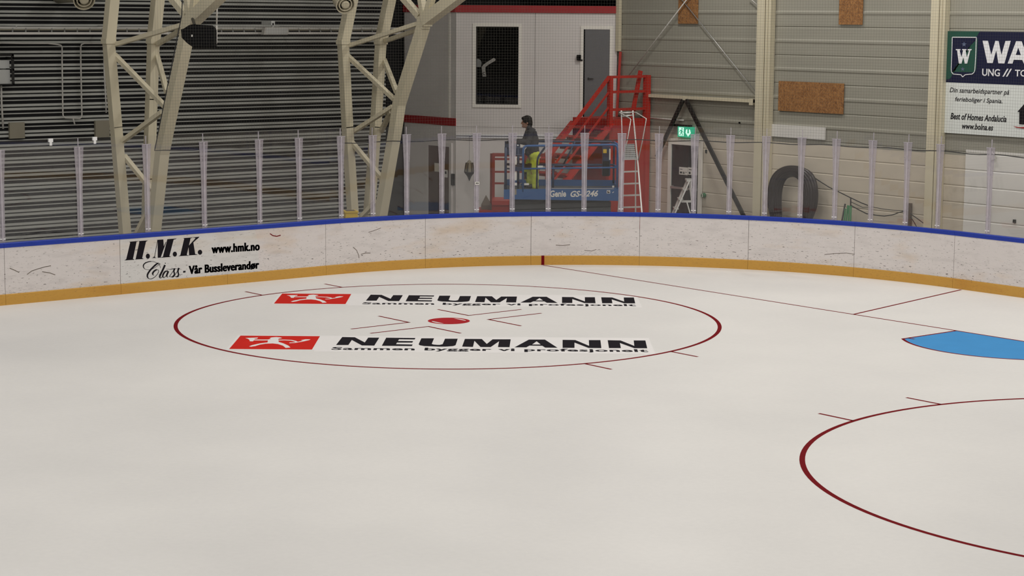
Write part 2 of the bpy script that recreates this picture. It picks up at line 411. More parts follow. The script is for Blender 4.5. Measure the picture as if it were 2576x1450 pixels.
# ------------------------------------------------------------------ ice, floor and painted markings
YFAR = 56.0
def ice_outline():
    pts = []
    for i in range(25):
        a = -math.pi/2*i/24; pts.append((CX+RR*math.cos(a), CY+RR*math.sin(a), 0))
    for i in range(25):
        a = -math.pi/2-math.pi/2*i/24; pts.append((-CX+RR*math.cos(a), CY+RR*math.sin(a), 0))
    pts += [(-XS, YFAR, 0), (XS, YFAR, 0)]
    return pts
ice = MB().poly(ice_outline()).build('ice_rink', M['ice']); structure(ice, 'white ice sheet with red face-off markings')
PZ = 0.0008
def strip(mb, a, b, w=0.05, z=PZ):
    a, b = Vector((a[0], a[1], z)), Vector((b[0], b[1], z)); d = (b-a).normalized(); n = Vector((-d.y, d.x, 0))*w/2
    return mb.add([a-n, b-n, b+n, a+n], [(0, 1, 2, 3)])
def ring(mb, c, r0, r1, a0=0, a1=2*math.pi, n=160, z=PZ):
    base = len(mb.v)
    for i in range(n+1):
        a = a0+(a1-a0)*i/n
        for r in (r0, r1): mb.v.append(Vector((c[0]+r*math.cos(a), c[1]+r*math.sin(a), z)))
    for i in range(n): mb.f.append((base+2*i, base+2*i+1, base+2*i+3, base+2*i+2)); mb.mi.append(0)
    return mb
for sx, lab in ((1, 'red face-off circle around the two adverts'), (-1, 'red face-off circle cut by the right edge of the photo')):
    c = (sx*6.96, 6.0)
    ring(MB(), c, 4.445, 4.51).build('faceoff_circle', M['red_paint'], ice, label=lab)
    for dx in (1, -1):
        for y in (6.87, 5.13):
            strip(MB(), (c[0]+dx*4.40, y), (c[0]+dx*4.98, y)).build('hash_mark', M['red_paint'], ice)
            x0 = c[0]+dx*0.27; y0 = 6.0+(y-6)*0.72
            mb = strip(MB(), (x0-dx*0.025, y0), (x0+dx*0.86, y0)); strip(mb, (x0, y0), (x0, y0+(1.16 if y > 6 else -1.16)))
            mb.build('corner_mark', M['red_paint'], ice)
    mb = ring(MB(), c, 0.285, 0.35, n=48)
    # filled middle band between the two white slivers
    pts = []
    for i in range(13):
        a = math.radians(-52+104*i/12); pts.append((c[0]+0.29*math.cos(a), c[1]+0.29*math.sin(a), PZ))
    for i in range(13):
        a = math.radians(128+104*i/12); pts.append((c[0]+0.29*math.cos(a), c[1]+0.29*math.sin(a), PZ))
    mb.poly(pts); mb.build('faceoff_spot', M['red_spot'], ice)
mb = strip(MB(), (XS-1.32, 0), (-XS+1.32, 0)); mb.build('goal_line', M['red_paint'], ice, label='long red goal line')
for sx in (1, -1):
    strip(MB(), (sx*3.39, 0), (sx*4.22, YE+0.05)).build('trapezoid_line', M['red_paint'], ice)
# goal crease: sides 1.37 m deep, then an arc
R_c = 1.83; ac = math.asin(1.37/1.83)
arc = [(R_c*math.cos(ac+(math.pi-2*ac)*i/24), R_c*math.sin(ac+(math.pi-2*ac)*i/24)) for i in range(25)]
pts = [(1.22, 0.0, PZ*.5)]+[(x, y, PZ*.5) for x, y in arc]+[(-1.22, 0.0, PZ*.5)]
MB().poly(pts).build('crease_fill', M['blue_paint'], ice, label='light blue goal crease')
mb = MB(); strip(mb, (1.2, 0), (1.2, 1.37)); strip(mb, (-1.2, 0), (-1.2, 1.37)); ring(mb, (0, 0), R_c-0.05, R_c, ac, math.pi-ac, 30)
strip(mb, (1.2, 1.22), (1.07, 1.22)); strip(mb, (-1.2, 1.22), (-1.07, 1.22))
mb.build('crease_border', M['red_paint'], ice)
# blue zone line far up the ice (only ever seen mirrored in the glass)
MB().add([(-XS, 18.9, PZ), (XS, 18.9, PZ), (XS, 19.2, PZ), (-XS, 19.2, PZ)], [(0, 1, 2, 3)]).build('zone_line', M['cap'], ice)

# adverts painted into the ice
LO = onZ(605, 845, 0); LU = Vector((-0.634, -0.773, 0)).normalized(); LV = Vector((LU.y, -LU.x, 0))   # LV: reading 'down'
if LV.dot(onZ(570, 878, 0)-LO) < 0: LV = -LV
def crop1(p): return (560+p[0]/4.6, 830+p[1]/4.6)
def crop2(p): return (1100+p[0]/4.6, 830+p[1]/4.6)
def uv_of(px):
    d = onZ(px[0], px[1], 0)-LO; return (d.dot(LU), d.dot(LV))
LET = [
 [crop1(p) for p in ((1385,85),(1530,88),(1645,148),(1685,92),(1813,93),(1755,185),(1612,183),(1495,120),(1455,178),(1312,178))],
 [crop1(p) for p in ((1893,93),(2232,97),(2222,114),(2042,112),(2030,131),(2205,133),(2195,150),(2018,150),(2008,168),(2200,172),(2190,190),(1842,187))],
 [crop1(p) for p in ((2300,100),(2447,100),(2420,165),(2440,172),(2484,176))]+[crop2(p) for p in ((30,176),(62,168),(90,105),(237,105),(212,180),(185,190),(100,197),(20,197))]+[crop1(p) for p in ((2440,194),(2330,190),(2280,180),(2268,170))],
 [crop2(p) for p in ((320,107),(515,108),(573,165),(640,112),(850,112),(836,203),(702,202),(715,135),(618,202),(500,201),(430,130),(413,200),(287,197))],
 [crop2(p) for p in ((1060,115),(1245,115),(1392,210),(1248,208),(1215,187),(1068,185),(1030,205),(893,205))],
 [crop2(p) for p in ((1450,118),(1597,120),(1757,187),(1754,121),(1888,121),(1899,214),(1750,212),(1588,150),(1588,211),(1450,211))],
 [crop2(p) for p in ((1972,122),(2120,125),(2280,188),(2273,125),(2408,125),(2430,216),(2280,215),(2113,155),(2125,214),(1987,214))]]
LETUV = [[uv_of(p) for p in l] for l in LET]
AHOLE = [uv_of(crop2(p)) for p in ((1150,135),(1197,172),(1098,172))]
MAN = [uv_of(crop1(p)) for p in ((545,98),(570,90),(620,86),(665,90),(690,98),(650,106),(640,117),(720,116),(800,120),(850,131),(870,141),(930,128),(905,122),(960,112),(1018,113),(1000,122),(920,140),(830,155),(770,157),(775,150),(840,147),(835,140),(790,128),(720,124),(645,126),
       (650,143),(700,158),(760,185),(785,207),(730,212),(700,187),(640,167),(580,160),(500,163),(430,174),(380,190),(330,198),(305,195),(340,180),(430,160),(520,148),(525,125),(362,125),(350,136),(315,135),(310,118),(290,105),(262,97),(410,92),(400,103),(368,108),(370,115),(525,115),(558,106))]
u1, v1 = uv_of((1633, 893))
def ice_advert(origin, label):
    P = lambda uv, z: origin+LU*uv[0]+LV*uv[1]+Vector((0, 0, z))
    rt = MB().poly([P(q, 0.0006) for q in ((-0.04,-0.05),(u1+0.1,-0.05),(u1+0.1,1.42),(1.3,1.42),(1.3,1.3),(-0.04,1.3))]).build('ice_advert', M['logo_white'], ice, label=label)
    MB().poly([P(q, 0.0012) for q in ((0,0),(1.255,0),(1.255,1.25),(0,1.25))]).build('advert_square', M['logo_red'], rt)
    MB().poly([P(q, 0.0018) for q in MAN]).build('advert_figure', M['logo_white'], rt)
    mb = MB()
    for i, l in enumerate(LETUV):
        mb.poly([P(q, 0.0012) for q in l], holes=[[P(q, 0.0012) for q in AHOLE]] if i == 4 else [])
    ua, va = uv_of(crop1((1255, 232))); ub, vb = uv_of(crop2((2450, 276)))
    vm = max(v for l in LETUV for u, v in l)
    text_on(mb, 'Sammen bygger vi profesjonelt', P((ua, vm+0.40), 0.0012), LU*(ub-ua), -LV*0.33, bold=0.03, space=1.08)
    mb.build('advert_lettering', M['logo_black'], rt)
ice_advert(Vector((LO.x, LO.y, 0)), 'advert in the ice nearer the viewer, with red square and black letters')
o2 = onZ(710, 739, 0); ice_advert(Vector((o2.x, o2.y, 0)), 'advert in the ice farther from the viewer, with red square and black letters')

# concrete floor round the rink
structure(MB().add([(-30, 64, -0.012), (-30, -14, -0.012), (30, -14, -0.012), (30, 64, -0.012)], [(0, 1, 2, 3)]).build('floor', M['concrete']), 'grey concrete floor around the rink')

# ------------------------------------------------------------------ boards
PJ = 2.22
PANEL_LABELS = ['white board panel cut off by the left edge of the photo',
 'scuffed white board panel just left of the black bus company lettering',
 'white board panel with large black bus company lettering',
 'white board panel with a red scratch near its blue top rail',
 'scuffed white board panel below the yellow box',
 'scuffed white board panel below the hanging dark lantern',
 'white board panel with a red goal line mark on its yellow kick plate',
 'scuffed white board panel below the green exit sign',
 'scuffed white board panel below the coiled dark hose',
 'white board panel below the bunch of green stakes and slack cables',
 'heavily pitted white board panel at the right edge of the photo']
boards = []
for i in range(11):
    s0 = 0.03+PJ*(i-4); s1 = s0+PJ; e = 0.004
    p, n = rink((s0+s1)/2)
    t = thing('dasher_board', (p.x, p.y, 0), PANEL_LABELS[i], 'board', 'dasher board panels around the rink corner')
    sweep(MB(), s0+e, s1-e, [(0, 0.19), (0.06, 0.19), (0.06, 1.0), (0, 1.0)], 10).build('face_panel', M['board'], t)
    sweep(MB(), s0+e*.5, s1-e*.5, [(-0.012, 0.0), (0.07, 0.0), (0.07, 0.19), (-0.006, 0.19), (-0.012, 0.175)], 10).build('kick_plate', M['kick'], t)
    sweep(MB(), s0+.001, s1-.001, [(-0.012, 1.0), (0.15, 1.0), (0.15, 1.075), (0.0, 1.085), (-0.012, 1.073)], 10).build('top_rail', M['cap'], t)
    boards.append(t)
    # screws along the rail
    tr_ = t.children[-1]
    for k in range(8):
        p, n = rink(s0+PJ*(k+.5)/8, -0.011); MB().lathe(p+Vector((0, 0, 1.045)), [(0.007, 0), (0.005, 0.005)], 6, axis=-n).build('rail_screw', M['lift_blue'], t)
# red goal line mark on the kick plate
g0 = RR*math.atan2(CY-0.0, onZ(1367, 667.6, 0).x-CX)
sweep(MB(), g0-0.03, g0+0.03, [(-0.016, 0.0), (0.0, 0.0), (0.0, 0.192), (-0.011, 0.192), (-0.016, 0.175)], 1).build('goal_line_mark', M['red_paint'], boards[6])
# red scratch and other long stick marks
def scratch(px_pts, r, m, t, nm='stick_mark'):
    pts = []
    for q in px_pts:
        d = ray(*q); best = None
        # march onto the board face
        lo, hi = 20.0, 60.0
        for _ in range(40):
            mid = (lo+hi)/2; P = CAM+d*mid
            if P.y >= CY: ins = P.x < XS
            elif P.x <= CX: ins = P.y > YE
            else: ins = math.hypot(P.x-CX, P.y-CY) < RR
            if ins: lo = mid
            else: hi = mid
        pts.append(CAM+d*lo)
    mb = MB()
    for a, b in zip(pts, pts[1:]):
        mid = (a+b)/2; P, n = rink(0)
        nn = Vector((1, 0, 0)) if mid.y > CY else (Vector((0, -1, 0)) if mid.x < CX else Vector((mid.x-CX, mid.y-CY, 0)).normalized())
        dd = (b-a).normalized(); w = nn.cross(dd)*r; o = -nn*0.0015
        mb.add([a-w+o, b-w+o, b+w+o, a+w+o], [(0, 1, 2, 3)])
    mb.build(nm, m, t)
scratch([(679,588),(686,593),(696,595),(706,592)], 0.009, M['red_paint'], boards[3])
scratch([(68,691),(80,682),(95,677),(112,672),(128,669)], 0.006, M['wood'], boards[1])
scratch([(24,675),(36,680),(48,686)], 0.006, M['wood'], boards[1])
scratch([(106,684),(125,687),(139,692)], 0.006, M['wood'], boards[1])
scratch([(888,622),(897,630),(902,642),(903,650)], 0.006, M['wood'], boards[4])
scratch([(927,585),(945,579),(958,574)], 0.005, M['wood'], boards[4])
scratch([(908,640),(920,637),(932,637)], 0.006, M['wood'], boards[4])
scratch([(1398,617),(1416,618),(1434,616)], 0.006, M['wood'], boards[6])
scratch([(1500,628),(1488,632),(1470,630)], 0.005, M['wood'], boards[6])
scratch([(2074,641),(2100,638),(2130,637),(2150,640)], 0.005, M['wood'], boards[8])

# advert on the far side board: vinyl sheet, lettering
adv = bpy.data.objects.new('board_advert', None); COL.objects.link(adv); adv.parent = boards[2]
XV = XS-0.0015
def hm(x, y, X=XV-0.001): return onX(300+x/6.779, 580+y/6.779, X)
mb = MB(); mb.uv = []
for y, z in ((8.855, 0.2), (5.95, 0.2), (5.95, 0.995 - 0.29), (6.02, 0.995), (8.855, 0.995)):
    mb.v.append(Vector((XV, y, z))); mb.uv.append((CY-y+20, z))
mb.f.append((0, 1, 2, 3, 4)); mb.mi.append(0)
mb.build('vinyl_sheet', M['vinyl'], adv)
mb = MB()
def hp(*pts): mb.poly([hm(*p) for p in pts], nrm=(-1, 0, 0))
def dot(cx, cy, rx, ry): hp(*[(cx+rx*math.cos(a*math.pi/10), cy+ry*math.sin(a*math.pi/10)) for a in range(20)])
hp((190,192),(297,186),(232,497),(116,506)); hp((165,196),(190,192),(300,183),(325,181),(325,187),(290,196),(190,206)); hp((84,513),(116,496),(240,486),(255,494),(255,501))
hp((345,184),(460,177),(388,486),(278,496)); hp((330,182),(490,171),(470,186),(450,192),(345,198)); hp((265,497),(285,484),(390,474),(412,483),(412,489)); hp((275,330),(345,325),(343,333),(273,338))
dot(488, 440, 35, 44)
hp((650,168),(661,166),(604,466),(594,467)); hp((550,474),(580,462),(598,440),(612,462),(632,465),(632,471)); hp((640,162),(752,154),(760,270),(792,196),(803,196),(706,465),(656,468),(655,174)); hp((820,150),(932,141),(850,455),(740,464)); hp((900,146),(980,135),(965,148),(930,158)); hp((698,467),(730,452),(855,442),(878,446),(878,453))
dot(948, 405, 36, 43)
hp((1110,131),(1220,123),(1150,425),(1038,436)); hp((1090,133),(1250,121),(1235,132),(1110,145)); hp((1004,441),(1040,424),(1150,414),(1172,424),(1172,430)); hp((1235,122),(1370,107),(1352,128),(1325,152),(1300,146),(1296,128)); hp((1300,135),(1332,142),(1192,272),(1182,264)); hp((1180,268),(1262,196),(1298,418),(1192,427)); hp((1170,428),(1200,412),(1292,404),(1332,410),(1332,417))
dot(1377, 373, 38, 42)
mb.build('lettering', M['logo_black'], adv); mb = MB()
# web address and slogan
a, b, c = hm(1578, 395), hm(2392, 343), hm(2130, 208)
zl = 0.5*(a.z+b.z); 
for k in (-1, 0, 1): text_on(mb, 'www.hmk.no', a+Vector((0, 0.008*k, 0)), b-a, Vector((0, 0, c.z-zl)), bold=0.024, space=1.08)
mb.build('web_address', M['logo_black'], adv); mb = MB()
a, b, c = hm(1190, 757), hm(2382, 660), hm(2235, 522)
zl = a.z+(b.z-a.z)*0.88; 
for k in (-1, 0, 1): text_on(mb, 'Vår Bussleverandør', a+Vector((0, 0.008*k, 0)), b-a, Vector((0, 0, c.z-zl)), bold=0.022, space=1.05)
hp((1090,692),(1132,688),(1130,718),(1088,722)); mb.build('slogan_lettering', M['logo_black'], adv); mb = MB()
def stroke(pts, w):
    # smooth pen stroke through the points with changing width
    P = [Vector((x, y, 0)) for x, y in pts]; out = []
    for i in range(len(P)-1):
        p0 = P[max(0, i-1)]; p1 = P[i]; p2 = P[i+1]; p3 = P[min(len(P)-1, i+2)]
        for k in range(6):
            t = k/6; out.append(0.5*((2*p1)+(p2-p0)*t+(2*p0-5*p1+4*p2-p3)*t*t+(3*p1-p0-3*p2+p3)*t**3))
    out.append(P[-1]); n = len(out)
    for i in range(n-1):
        d = (out[i+1]-out[i])
        if d.length < 1e-6: continue
        d.normalize(); nn = Vector((-d.y, d.x, 0)); ww = w*(0.45+1.0*max(0, (d.y*0.9-d.x*0.45)))  if d.y > 0 else w*0.5
        q = [out[i]-nn*ww, out[i+1]-nn*ww, out[i+1]+nn*ww, out[i]+nn*ww]
        mb.add([hm(p.x, p.y) for p in q], [(0, 1, 2, 3)])
stroke([(705,645),(690,600),(620,545),(530,530),(440,560),(410,610),(440,660),(520,672),(600,640),(690,575)], 7)
stroke([(700,580),(660,560),(590,615),(520,690),(480,760),(490,810),(535,830),(600,800),(655,740),(672,690),(640,670),(590,700),(568,745),(590,768)], 10)
stroke([(780,590),(735,690),(690,785),(705,815),(735,790)], 11); dot(785, 560, 9, 9)
stroke([(830,692),(780,705),(742,770),(760,808),(805,765),(838,695),(808,775),(830,802)], 10)
stroke([(850,795),(915,700),(945,650),(930,695),(942,755),(905,795),(868,788)], 10); stroke([(925,795),(990,700),(1018,640),(1000,695),(1012,765),(980,792),(950,782)], 10)
stroke([(1060,665),(960,650),(870,665),(800,660)], 5); stroke([(1025,748),(1078,750)], 5)
mb.build('script_lettering', M['logo_black'], adv)

# the rest of the board ring, beyond the photo (it shows mirrored in the glass)
mb = MB()
s_end = 0.03+PJ*7
def plain(mb, p0, p1, n):  # straight run between two points; n = outward
    if mb.uv is None: mb.uv = []
    L_ = (p1-p0).length; u0 = (len(mb.v) % 97)*1.7
    for (a, b, z0, z1, mi) in ((-0.012, 0.07, 0, 0.19, 1), (0, 0.06, 0.19, 1.0, 0), (-0.012, 0.15, 1.0, 1.085, 2)):
        q = [p0+n*a, p1+n*a, p1+n*b, p0+n*b]
        mb.hexa([v+Vector((0, 0, z0)) for v in q]+[v+Vector((0, 0, z1)) for v in q], mi)
        mb.uv += [(u0, z0), (u0+L_, z0), (u0+L_, z0), (u0, z0), (u0, z1), (u0+L_, z1), (u0+L_, z1), (u0, z1)]
p, n = rink(s_end); plain(mb, p, Vector((-CX, YE, 0)), Vector((0, -1, 0)))
for i in range(12):
    a0 = -math.pi/2-math.pi/2*i/12; a1 = -math.pi/2-math.pi/2*(i+1)/12; am = (a0+a1)/2
    plain(mb, Vector((-CX+RR*math.cos(a0), CY+RR*math.sin(a0), 0)), Vector((-CX+RR*math.cos(a1), CY+RR*math.sin(a1), 0)), Vector((math.cos(am), math.sin(am), 0)))
plain(mb, Vector((-XS, CY, 0)), Vector((-XS, YFAR, 0)), Vector((-1, 0, 0)))
plain(mb, Vector((-XS, YFAR, 0)), Vector((XS, YFAR, 0)), Vector((0, 1, 0)))
p, n = rink(0.03-PJ*4); plain(mb, p, Vector((XS, YFAR, 0)), Vector((1, 0, 0)))
structure(mb.build('trim_1', [M['board'], M['kick'], M['cap']]), 'remaining boards of the rink outside the photo')

# ------------------------------------------------------------------ clear posts and glass panes
SP = [-8.10, -6.64, -5.16, -3.82, -2.64, -1.44, -0.55, 0.41, 1.12, 1.86, 2.61, 3.34, 4.08, 4.82, 5.55, 6.30, 7.05, 7.77, 8.49, 9.22, 9.95, 10.67, 11.44, 12.20, 12.92, 14.07, 15.25]
ORD = ['first', 'second', 'third', 'fourth', 'fifth', 'sixth', 'seventh', 'eighth', 'ninth', 'tenth', 'eleventh', 'twelfth', 'thirteenth', 'fourteenth', 'fifteenth', 'sixteenth', 'seventeenth', 'eighteenth', 'nineteenth', 'twentieth', 'twenty-first', 'twenty-second', 'twenty-third', 'twenty-fourth', 'twenty-fifth', 'twenty-sixth']
GO = 0.055; Z0 = 1.087; ZP = 2.69; ZG = 2.84
post0 = None
mbP = MB(); prof = [(0.052, 0.0), (0.055, 0.85), (0.062, 1.08), (0.090, ZP-Z0), (-0.090, ZP-Z0), (-0.062, 1.08), (-0.055, 0.85), (-0.052, 0.0)]
mbP.poly([(x, -0.030, z) for x, z in prof], th=0.016, nrm=(0, -1, 0))
for i, s in enumerate(SP[1:-1]):
    p, n = rink(s, GO); rz = math.atan2(n.y, n.x)-math.pi/2
    lab = 'clear lavender-tinted post of the rink glass, %s from the left' % ORD[i]
    if post0 is None:
        post0 = t = thing('glass_post', (p.x, p.y, Z0), lab, 'post', 'clear posts between the glass panes', rz)
        mw = t.matrix_world.copy()
        def loc(mb, nm, m):
            mb.v = [mw @ v for v in mb.v]; return mb.build(nm, m, t)
        loc(mbP, 'face_plate', M['post'])
        loc(MB().box((-0.014, -0.048, 0.03), (0.014, -0.030, ZP-Z0)), 'centre_rib', M['post_rib'])
        loc(MB().box((-0.05, -0.0302, 0.055), (0.05, -0.045, 0.072)), 'foot_clip', M['white_bit'])
        loc(MB().box((-0.005, -0.010, ZP-Z0), (0.005, 0.010, ZG-Z0)), 'joint_highlight', M['post_rib'])  # pale strip imitating the highlight along the pane joint
        loc(MB().box((-0.091, -0.046, ZP-Z0-0.010), (0.091, -0.012, ZP-Z0)), 'end_cap', M['post_rib'])
    else:
        t = dup(post0); t.location = (p.x, p.y, Z0); t.rotation_euler = (0, 0, rz); t['label'] = lab
for i in range(len(SP)-1):
    s0, s1 = SP[i]+0.009, SP[i+1]-0.009
    mb = MB(); k = 1 if (s1 < 0 or s0 > QA) else 4
    sweep(mb, s0, s1, [(GO-0.006, Z0-0.001), (GO+0.006, Z0-0.001), (GO+0.006, ZG), (GO-0.006, ZG)], k)
    tag(mb.build('glass_screen', M['glass']), 'clear pane of the rink glass, %s from the left' % ORD[i], 'glass pane', 'clear panes above the dasher boards')
mb = MB()
def more_glass(p0, p1, n, step):
    L_ = (p1-p0).length; d = (p1-p0)/L_; k = int(L_/step)
    for i in range(k):
        a = p0+d*(step*i+.01); b = p0+d*(step*(i+1)-.01)
        q = [a-n*.006, b-n*.006, b+n*.006, a+n*.006]; mb.hexa([v+Vector((0, 0, Z0)) for v in q]+[v+Vector((0, 0, ZG)) for v in q], 0)
        c = b+d*.01-n*.022; mb.obox(c+Vector((0, 0, (Z0+ZP)/2)), d*.06, n*.008, Vector((0, 0, (ZP-Z0)/2)), 1)
more_glass(rink(SP[-1], GO)[0], Vector((-CX, YE-GO, 0)), Vector((0, -1, 0)), 1.22); more_glass(rink(SP[0], GO)[0], Vector((XS+GO, 30, 0)), Vector((1, 0, 0)), 1.22)
structure(mb.build('trim_2', [M['glass'], M['post']]), 'remaining rink glass outside the photo')
# small label on one post
lp, ln = rink(3.34, GO-.049); ltz = onZ(1200, 461, 0)
P3 = lp+Vector((0, 0, CAM.z+(lp-CAM).dot(FWD)*0)); d3 = ray(1200, 461); P3 = CAM+d3*((lp-CAM).x*FWD.x+(lp-CAM).y*FWD.y)/(d3.x*FWD.x+d3.y*FWD.y)
lt3 = Vector((-ln.y, ln.x, 0)); st3 = tag(MB().obox(P3-ln*.012, lt3*.045, ln*.002, Vector((0, 0, .028))).build('post_label', M['sticker']), 'small white label stuck on the clear post beside the hanging lantern', 'label')
for k in (-1, 0, 1): MB().obox(P3-ln*.0145+lt3*.022*k, lt3*.008, ln*.001, Vector((0, 0, .012))).build('print', M['logo_black'], st3)
# two white clips on the top edge of the left-hand pane
for px, lab in ((127, 'white clip on the glass top edge nearer the left edge of the photo'), (238, 'white clip on the glass top edge beside the beige plate')):
    q = onX(px, 350, XS+GO)
    mb = MB().box((q.x-0.02, q.y-0.04, ZG-0.05), (q.x+0.02, q.y+0.04, ZG+0.012)); mb.box((q.x-0.018, q.y-0.02, ZG-0.11), (q.x-0.008, q.y+0.025, ZG-0.05))
    tag(mb.build('glass_clip', M['white_bit']), lab, 'clip', 'white clips on the rink glass')

# ------------------------------------------------------------------ safety net behind the glass
mb = MB(); NO = 0.22; NP = 0.056; r = 0.0010; NZ0, NZ1 = 2.55, 5.6
def edge_s(z):  # left edge is drawn back along the leaning truss leg
    return -3.55+0.62*(z-NZ0)/2.5 if z < NZ0+2.5 else -2.93
def tri(a, b, nn, tdir):
    o = [nn*r*1.2, -nn*r*0.6+tdir*r, -nn*r*0.6-tdir*r]
    mb.add([a+o[0], a+o[1], a+o[2], b+o[0], b+o[1], b+o[2]], [(0, 1, 4, 3), (1, 2, 5, 4), (2, 0, 3, 5)])
nv = int((17.2+3.55)/NP)
for k in range(nv):
    s = -3.55+NP*k; z0 = NZ0
    while edge_s(z0) > s and z0 < NZ0+2.5: z0 += 0.1
    if edge_s(z0) > s: continue
    p, n = rink(s, NO); td = Vector((-n.y, n.x, 0)); wob = 0.01*math.sin(s*1.7)
    tri(p+Vector((0, 0, z0)), p+Vector((0, 0, NZ1)), n, td)
nh = int((NZ1-NZ0)/NP)
for k in range(nh):
    z = NZ0+NP*k; s = edge_s(z); pts = [s]
    while s < 17.2: s = min(17.2, s+0.45); pts.append(s)
    for a, b in zip(pts, pts[1:]):
        pa, na = rink(a, NO); pb, nb = rink(b, NO)
        tri(pa+Vector((0, 0, z)), pb+Vector((0, 0, z)), na, Vector((0, 0, 1)))
netr = thing('safety_net', (rink(6, NO)[0].x, rink(6, NO)[0].y, NZ0), 'fine dark safety net hanging behind the rink glass', 'net')
mb.build('net_mesh', M['net'], netr)
pts = [rink(edge_s(NZ1-0.2*k), NO)[0]+Vector((0, 0, NZ1-0.2*k)) for k in range(int((NZ1-NZ0)/0.2)+1)]
s = -3.55
while s < 17.2:
    p, n = rink(s, NO); pts.append(p+Vector((0, 0, NZ0+0.012*math.sin(s*5)-0.01))); s += 0.2
MB().tube(pts, 0.009, 6).build('edge_rope', M['rope'], netr)

# ------------------------------------------------------------------ hall shell
XW = 21.5; YW = -6.55; XC = 16.65
# far side wall: horizontal metal slats over a black backing
YSL = onX(972, 200, XW).y
mb = MB(); mb.box((XW+0.05, -3.74, 0), (XW+0.15, 60, ROOF_Z), 1)
z = 0.0
PER = 0.29
while z < ROOF_Z-0.3:
    for a, b, d in ((0.0, 0.056, 0.03), (0.084, 0.138, 0.03), (0.208, 0.232, 0.02)):
        x1 = XW+0.052
        # trapezoid rib, upper face sloping so that it takes the ceiling light
        pr = [(x1, z+a-0.003), (x1-d, z+a+0.004), (x1-d, z+b-0.006), (x1, z+b+0.003)]
        v = [(x, YSL, zz) for x, zz in pr]+[(x, 60, zz) for x, zz in pr]
        mb.add(v, [(0,1,2,3),(7,6,5,4),(0,4,5,1),(1,5,6,2),(2,6,7,3)], 0)
    z += PER
structure(mb.build('wall_left', [M['slat'], M['black_void']]), 'dark slatted metal wall on the far side of the rink')
# end wall: flat panels with a groove every 0.61 m and a rib between, smooth wide boards lower down
def end_profile(z0, z1, pitch, start, g, rb):
    pts = []; z = start
    while z > z0: z -= pitch
    zs = []
    pts.append((0, z0))
    while z < z1:
        for dz, o in ((-0.02, 0), (-0.006, -g), (0.006, -g), (0.02, 0), (pitch*.5-0.05, 0), (pitch*.5-0.02, rb), (pitch*.5+0.02, rb), (pitch*.5+0.05, 0)):
            if z0 < z+dz < z1: pts.append((o, z+dz))
        z += pitch
    pts.append((0, z1)); return pts
def end_wall(name, x0, x1, z0, z1, pitch, start, g, rb, y, m, lab):
    mb = MB(); pr = end_profile(z0, z1, pitch, start, g, rb); k = len(pr)
    for x in (x0, x1):
        for o, z in pr: mb.v.append(Vector((x, y+o, z)))
    for j in range(k-1): mb.f.append((j, j+1, k+j+1, k+j)); mb.mi.append(0)
    b = len(mb.v); mb.v += [Vector((x0, y-0.15, z0)), Vector((x0, y-0.15, z1)), Vector((x1, y-0.15, z0)), Vector((x1, y-0.15, z1))]
    mb.f += [(b, b+2, b+3, b+1)]; mb.mi += [0]
    structure(mb.build(name, m), lab)
end_wall('wall_back_1', -26, XC, 2.30, ROOF_Z, 0.615, 4.83, 0.012, 0.014, YW, M['panel_wall'], 'pale grey panelled upper end wall')
end_wall('wall_back_2', -26, XC, 0.0, 2.30, 0.34, 2.02, 0.010, 0.0, YW+0.01, M['low_panel'], 'tan boarded lower end wall')
# deep recess behind the booth with its shade painted in, hall walls out of the picture, roof
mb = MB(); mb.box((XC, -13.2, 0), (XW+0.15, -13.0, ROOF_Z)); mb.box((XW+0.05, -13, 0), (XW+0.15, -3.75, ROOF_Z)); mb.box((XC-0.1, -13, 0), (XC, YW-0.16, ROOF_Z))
mb.box((XC, -13, 6.3), (XW, -6.7, 6.4))  # added low ceiling, unseen, keeps hall light out of the recess
structure(mb.build('wall_recess', M['dark_wall']), 'recess behind the white booth, shade painted dark, low ceiling added')
mb = MB(); mb.box((-26.2, YW, 0), (-26, 60, ROOF_Z)); mb.box((-26, 60, 0), (XW, 60.2, ROOF_Z))
structure(mb.build('wall_right', M['hall']), 'hall walls behind the viewer')
structure(MB().box((-26, -13, ROOF_Z), (XW+.15, 60, ROOF_Z+0.2)).build('ceiling', M['roof']), 'grey sheet roof of the hall')

# ------------------------------------------------------------------ steel on the end wall
def wall_column(px0, px1, lab):
    a = onY(px0, 60, YW+0.2); b = onY(px1, 60, YW+0.2); xc = (a.x+b.x)/2; w = abs(a.x-b.x)
    t = thing('steel_column', (xc, YW+0.12, 0), lab, 'column', 'cream columns on the end wall')
    MB().box((xc-w*.12, YW+0.20, 0), (xc+w*.5, YW+0.215, ROOF_Z-0.05)).build('flange', M['cream'], t)
    MB().box((xc+w*.15, YW+0.03, 0), (xc+w*.21, YW+0.2, ROOF_Z-0.05)).build('web', M['cream'], t)
    MB().box((xc-w*.12, YW+0.015, 0), (xc+w*.5, YW+0.03, ROOF_Z-0.05)).build('flange', M['cream'], t)
    MB().box((xc-w*.30, YW+0.015, 0), (xc-w*.13, YW+0.19, ROOF_Z-0.05)).box((xc-w*.5, YW+0.015, 0), (xc-w*.32, YW+0.17, ROOF_Z-0.05)).build('edge_channel', M['cream'], t)
    return xc
xcol = wall_column(1905, 1936, 'cream steel column between the slanted black brace and the large brown board')
xcol2 = wall_column(2342, 2374, 'cream steel column beside the large navy and white sign')
t = thing('steel_column', (16.50, YW+0.14, 2.68), 'cream steel column at the right end of the white booth', 'column', 'cream columns on the end wall')
MB().box((16.50, YW+0.02, 4.2), (16.60, YW+0.12, ROOF_Z-0.05)).build('shaft', M['cream'], t)
t['label'] = 'short cream steel column at the right end of the white booth'
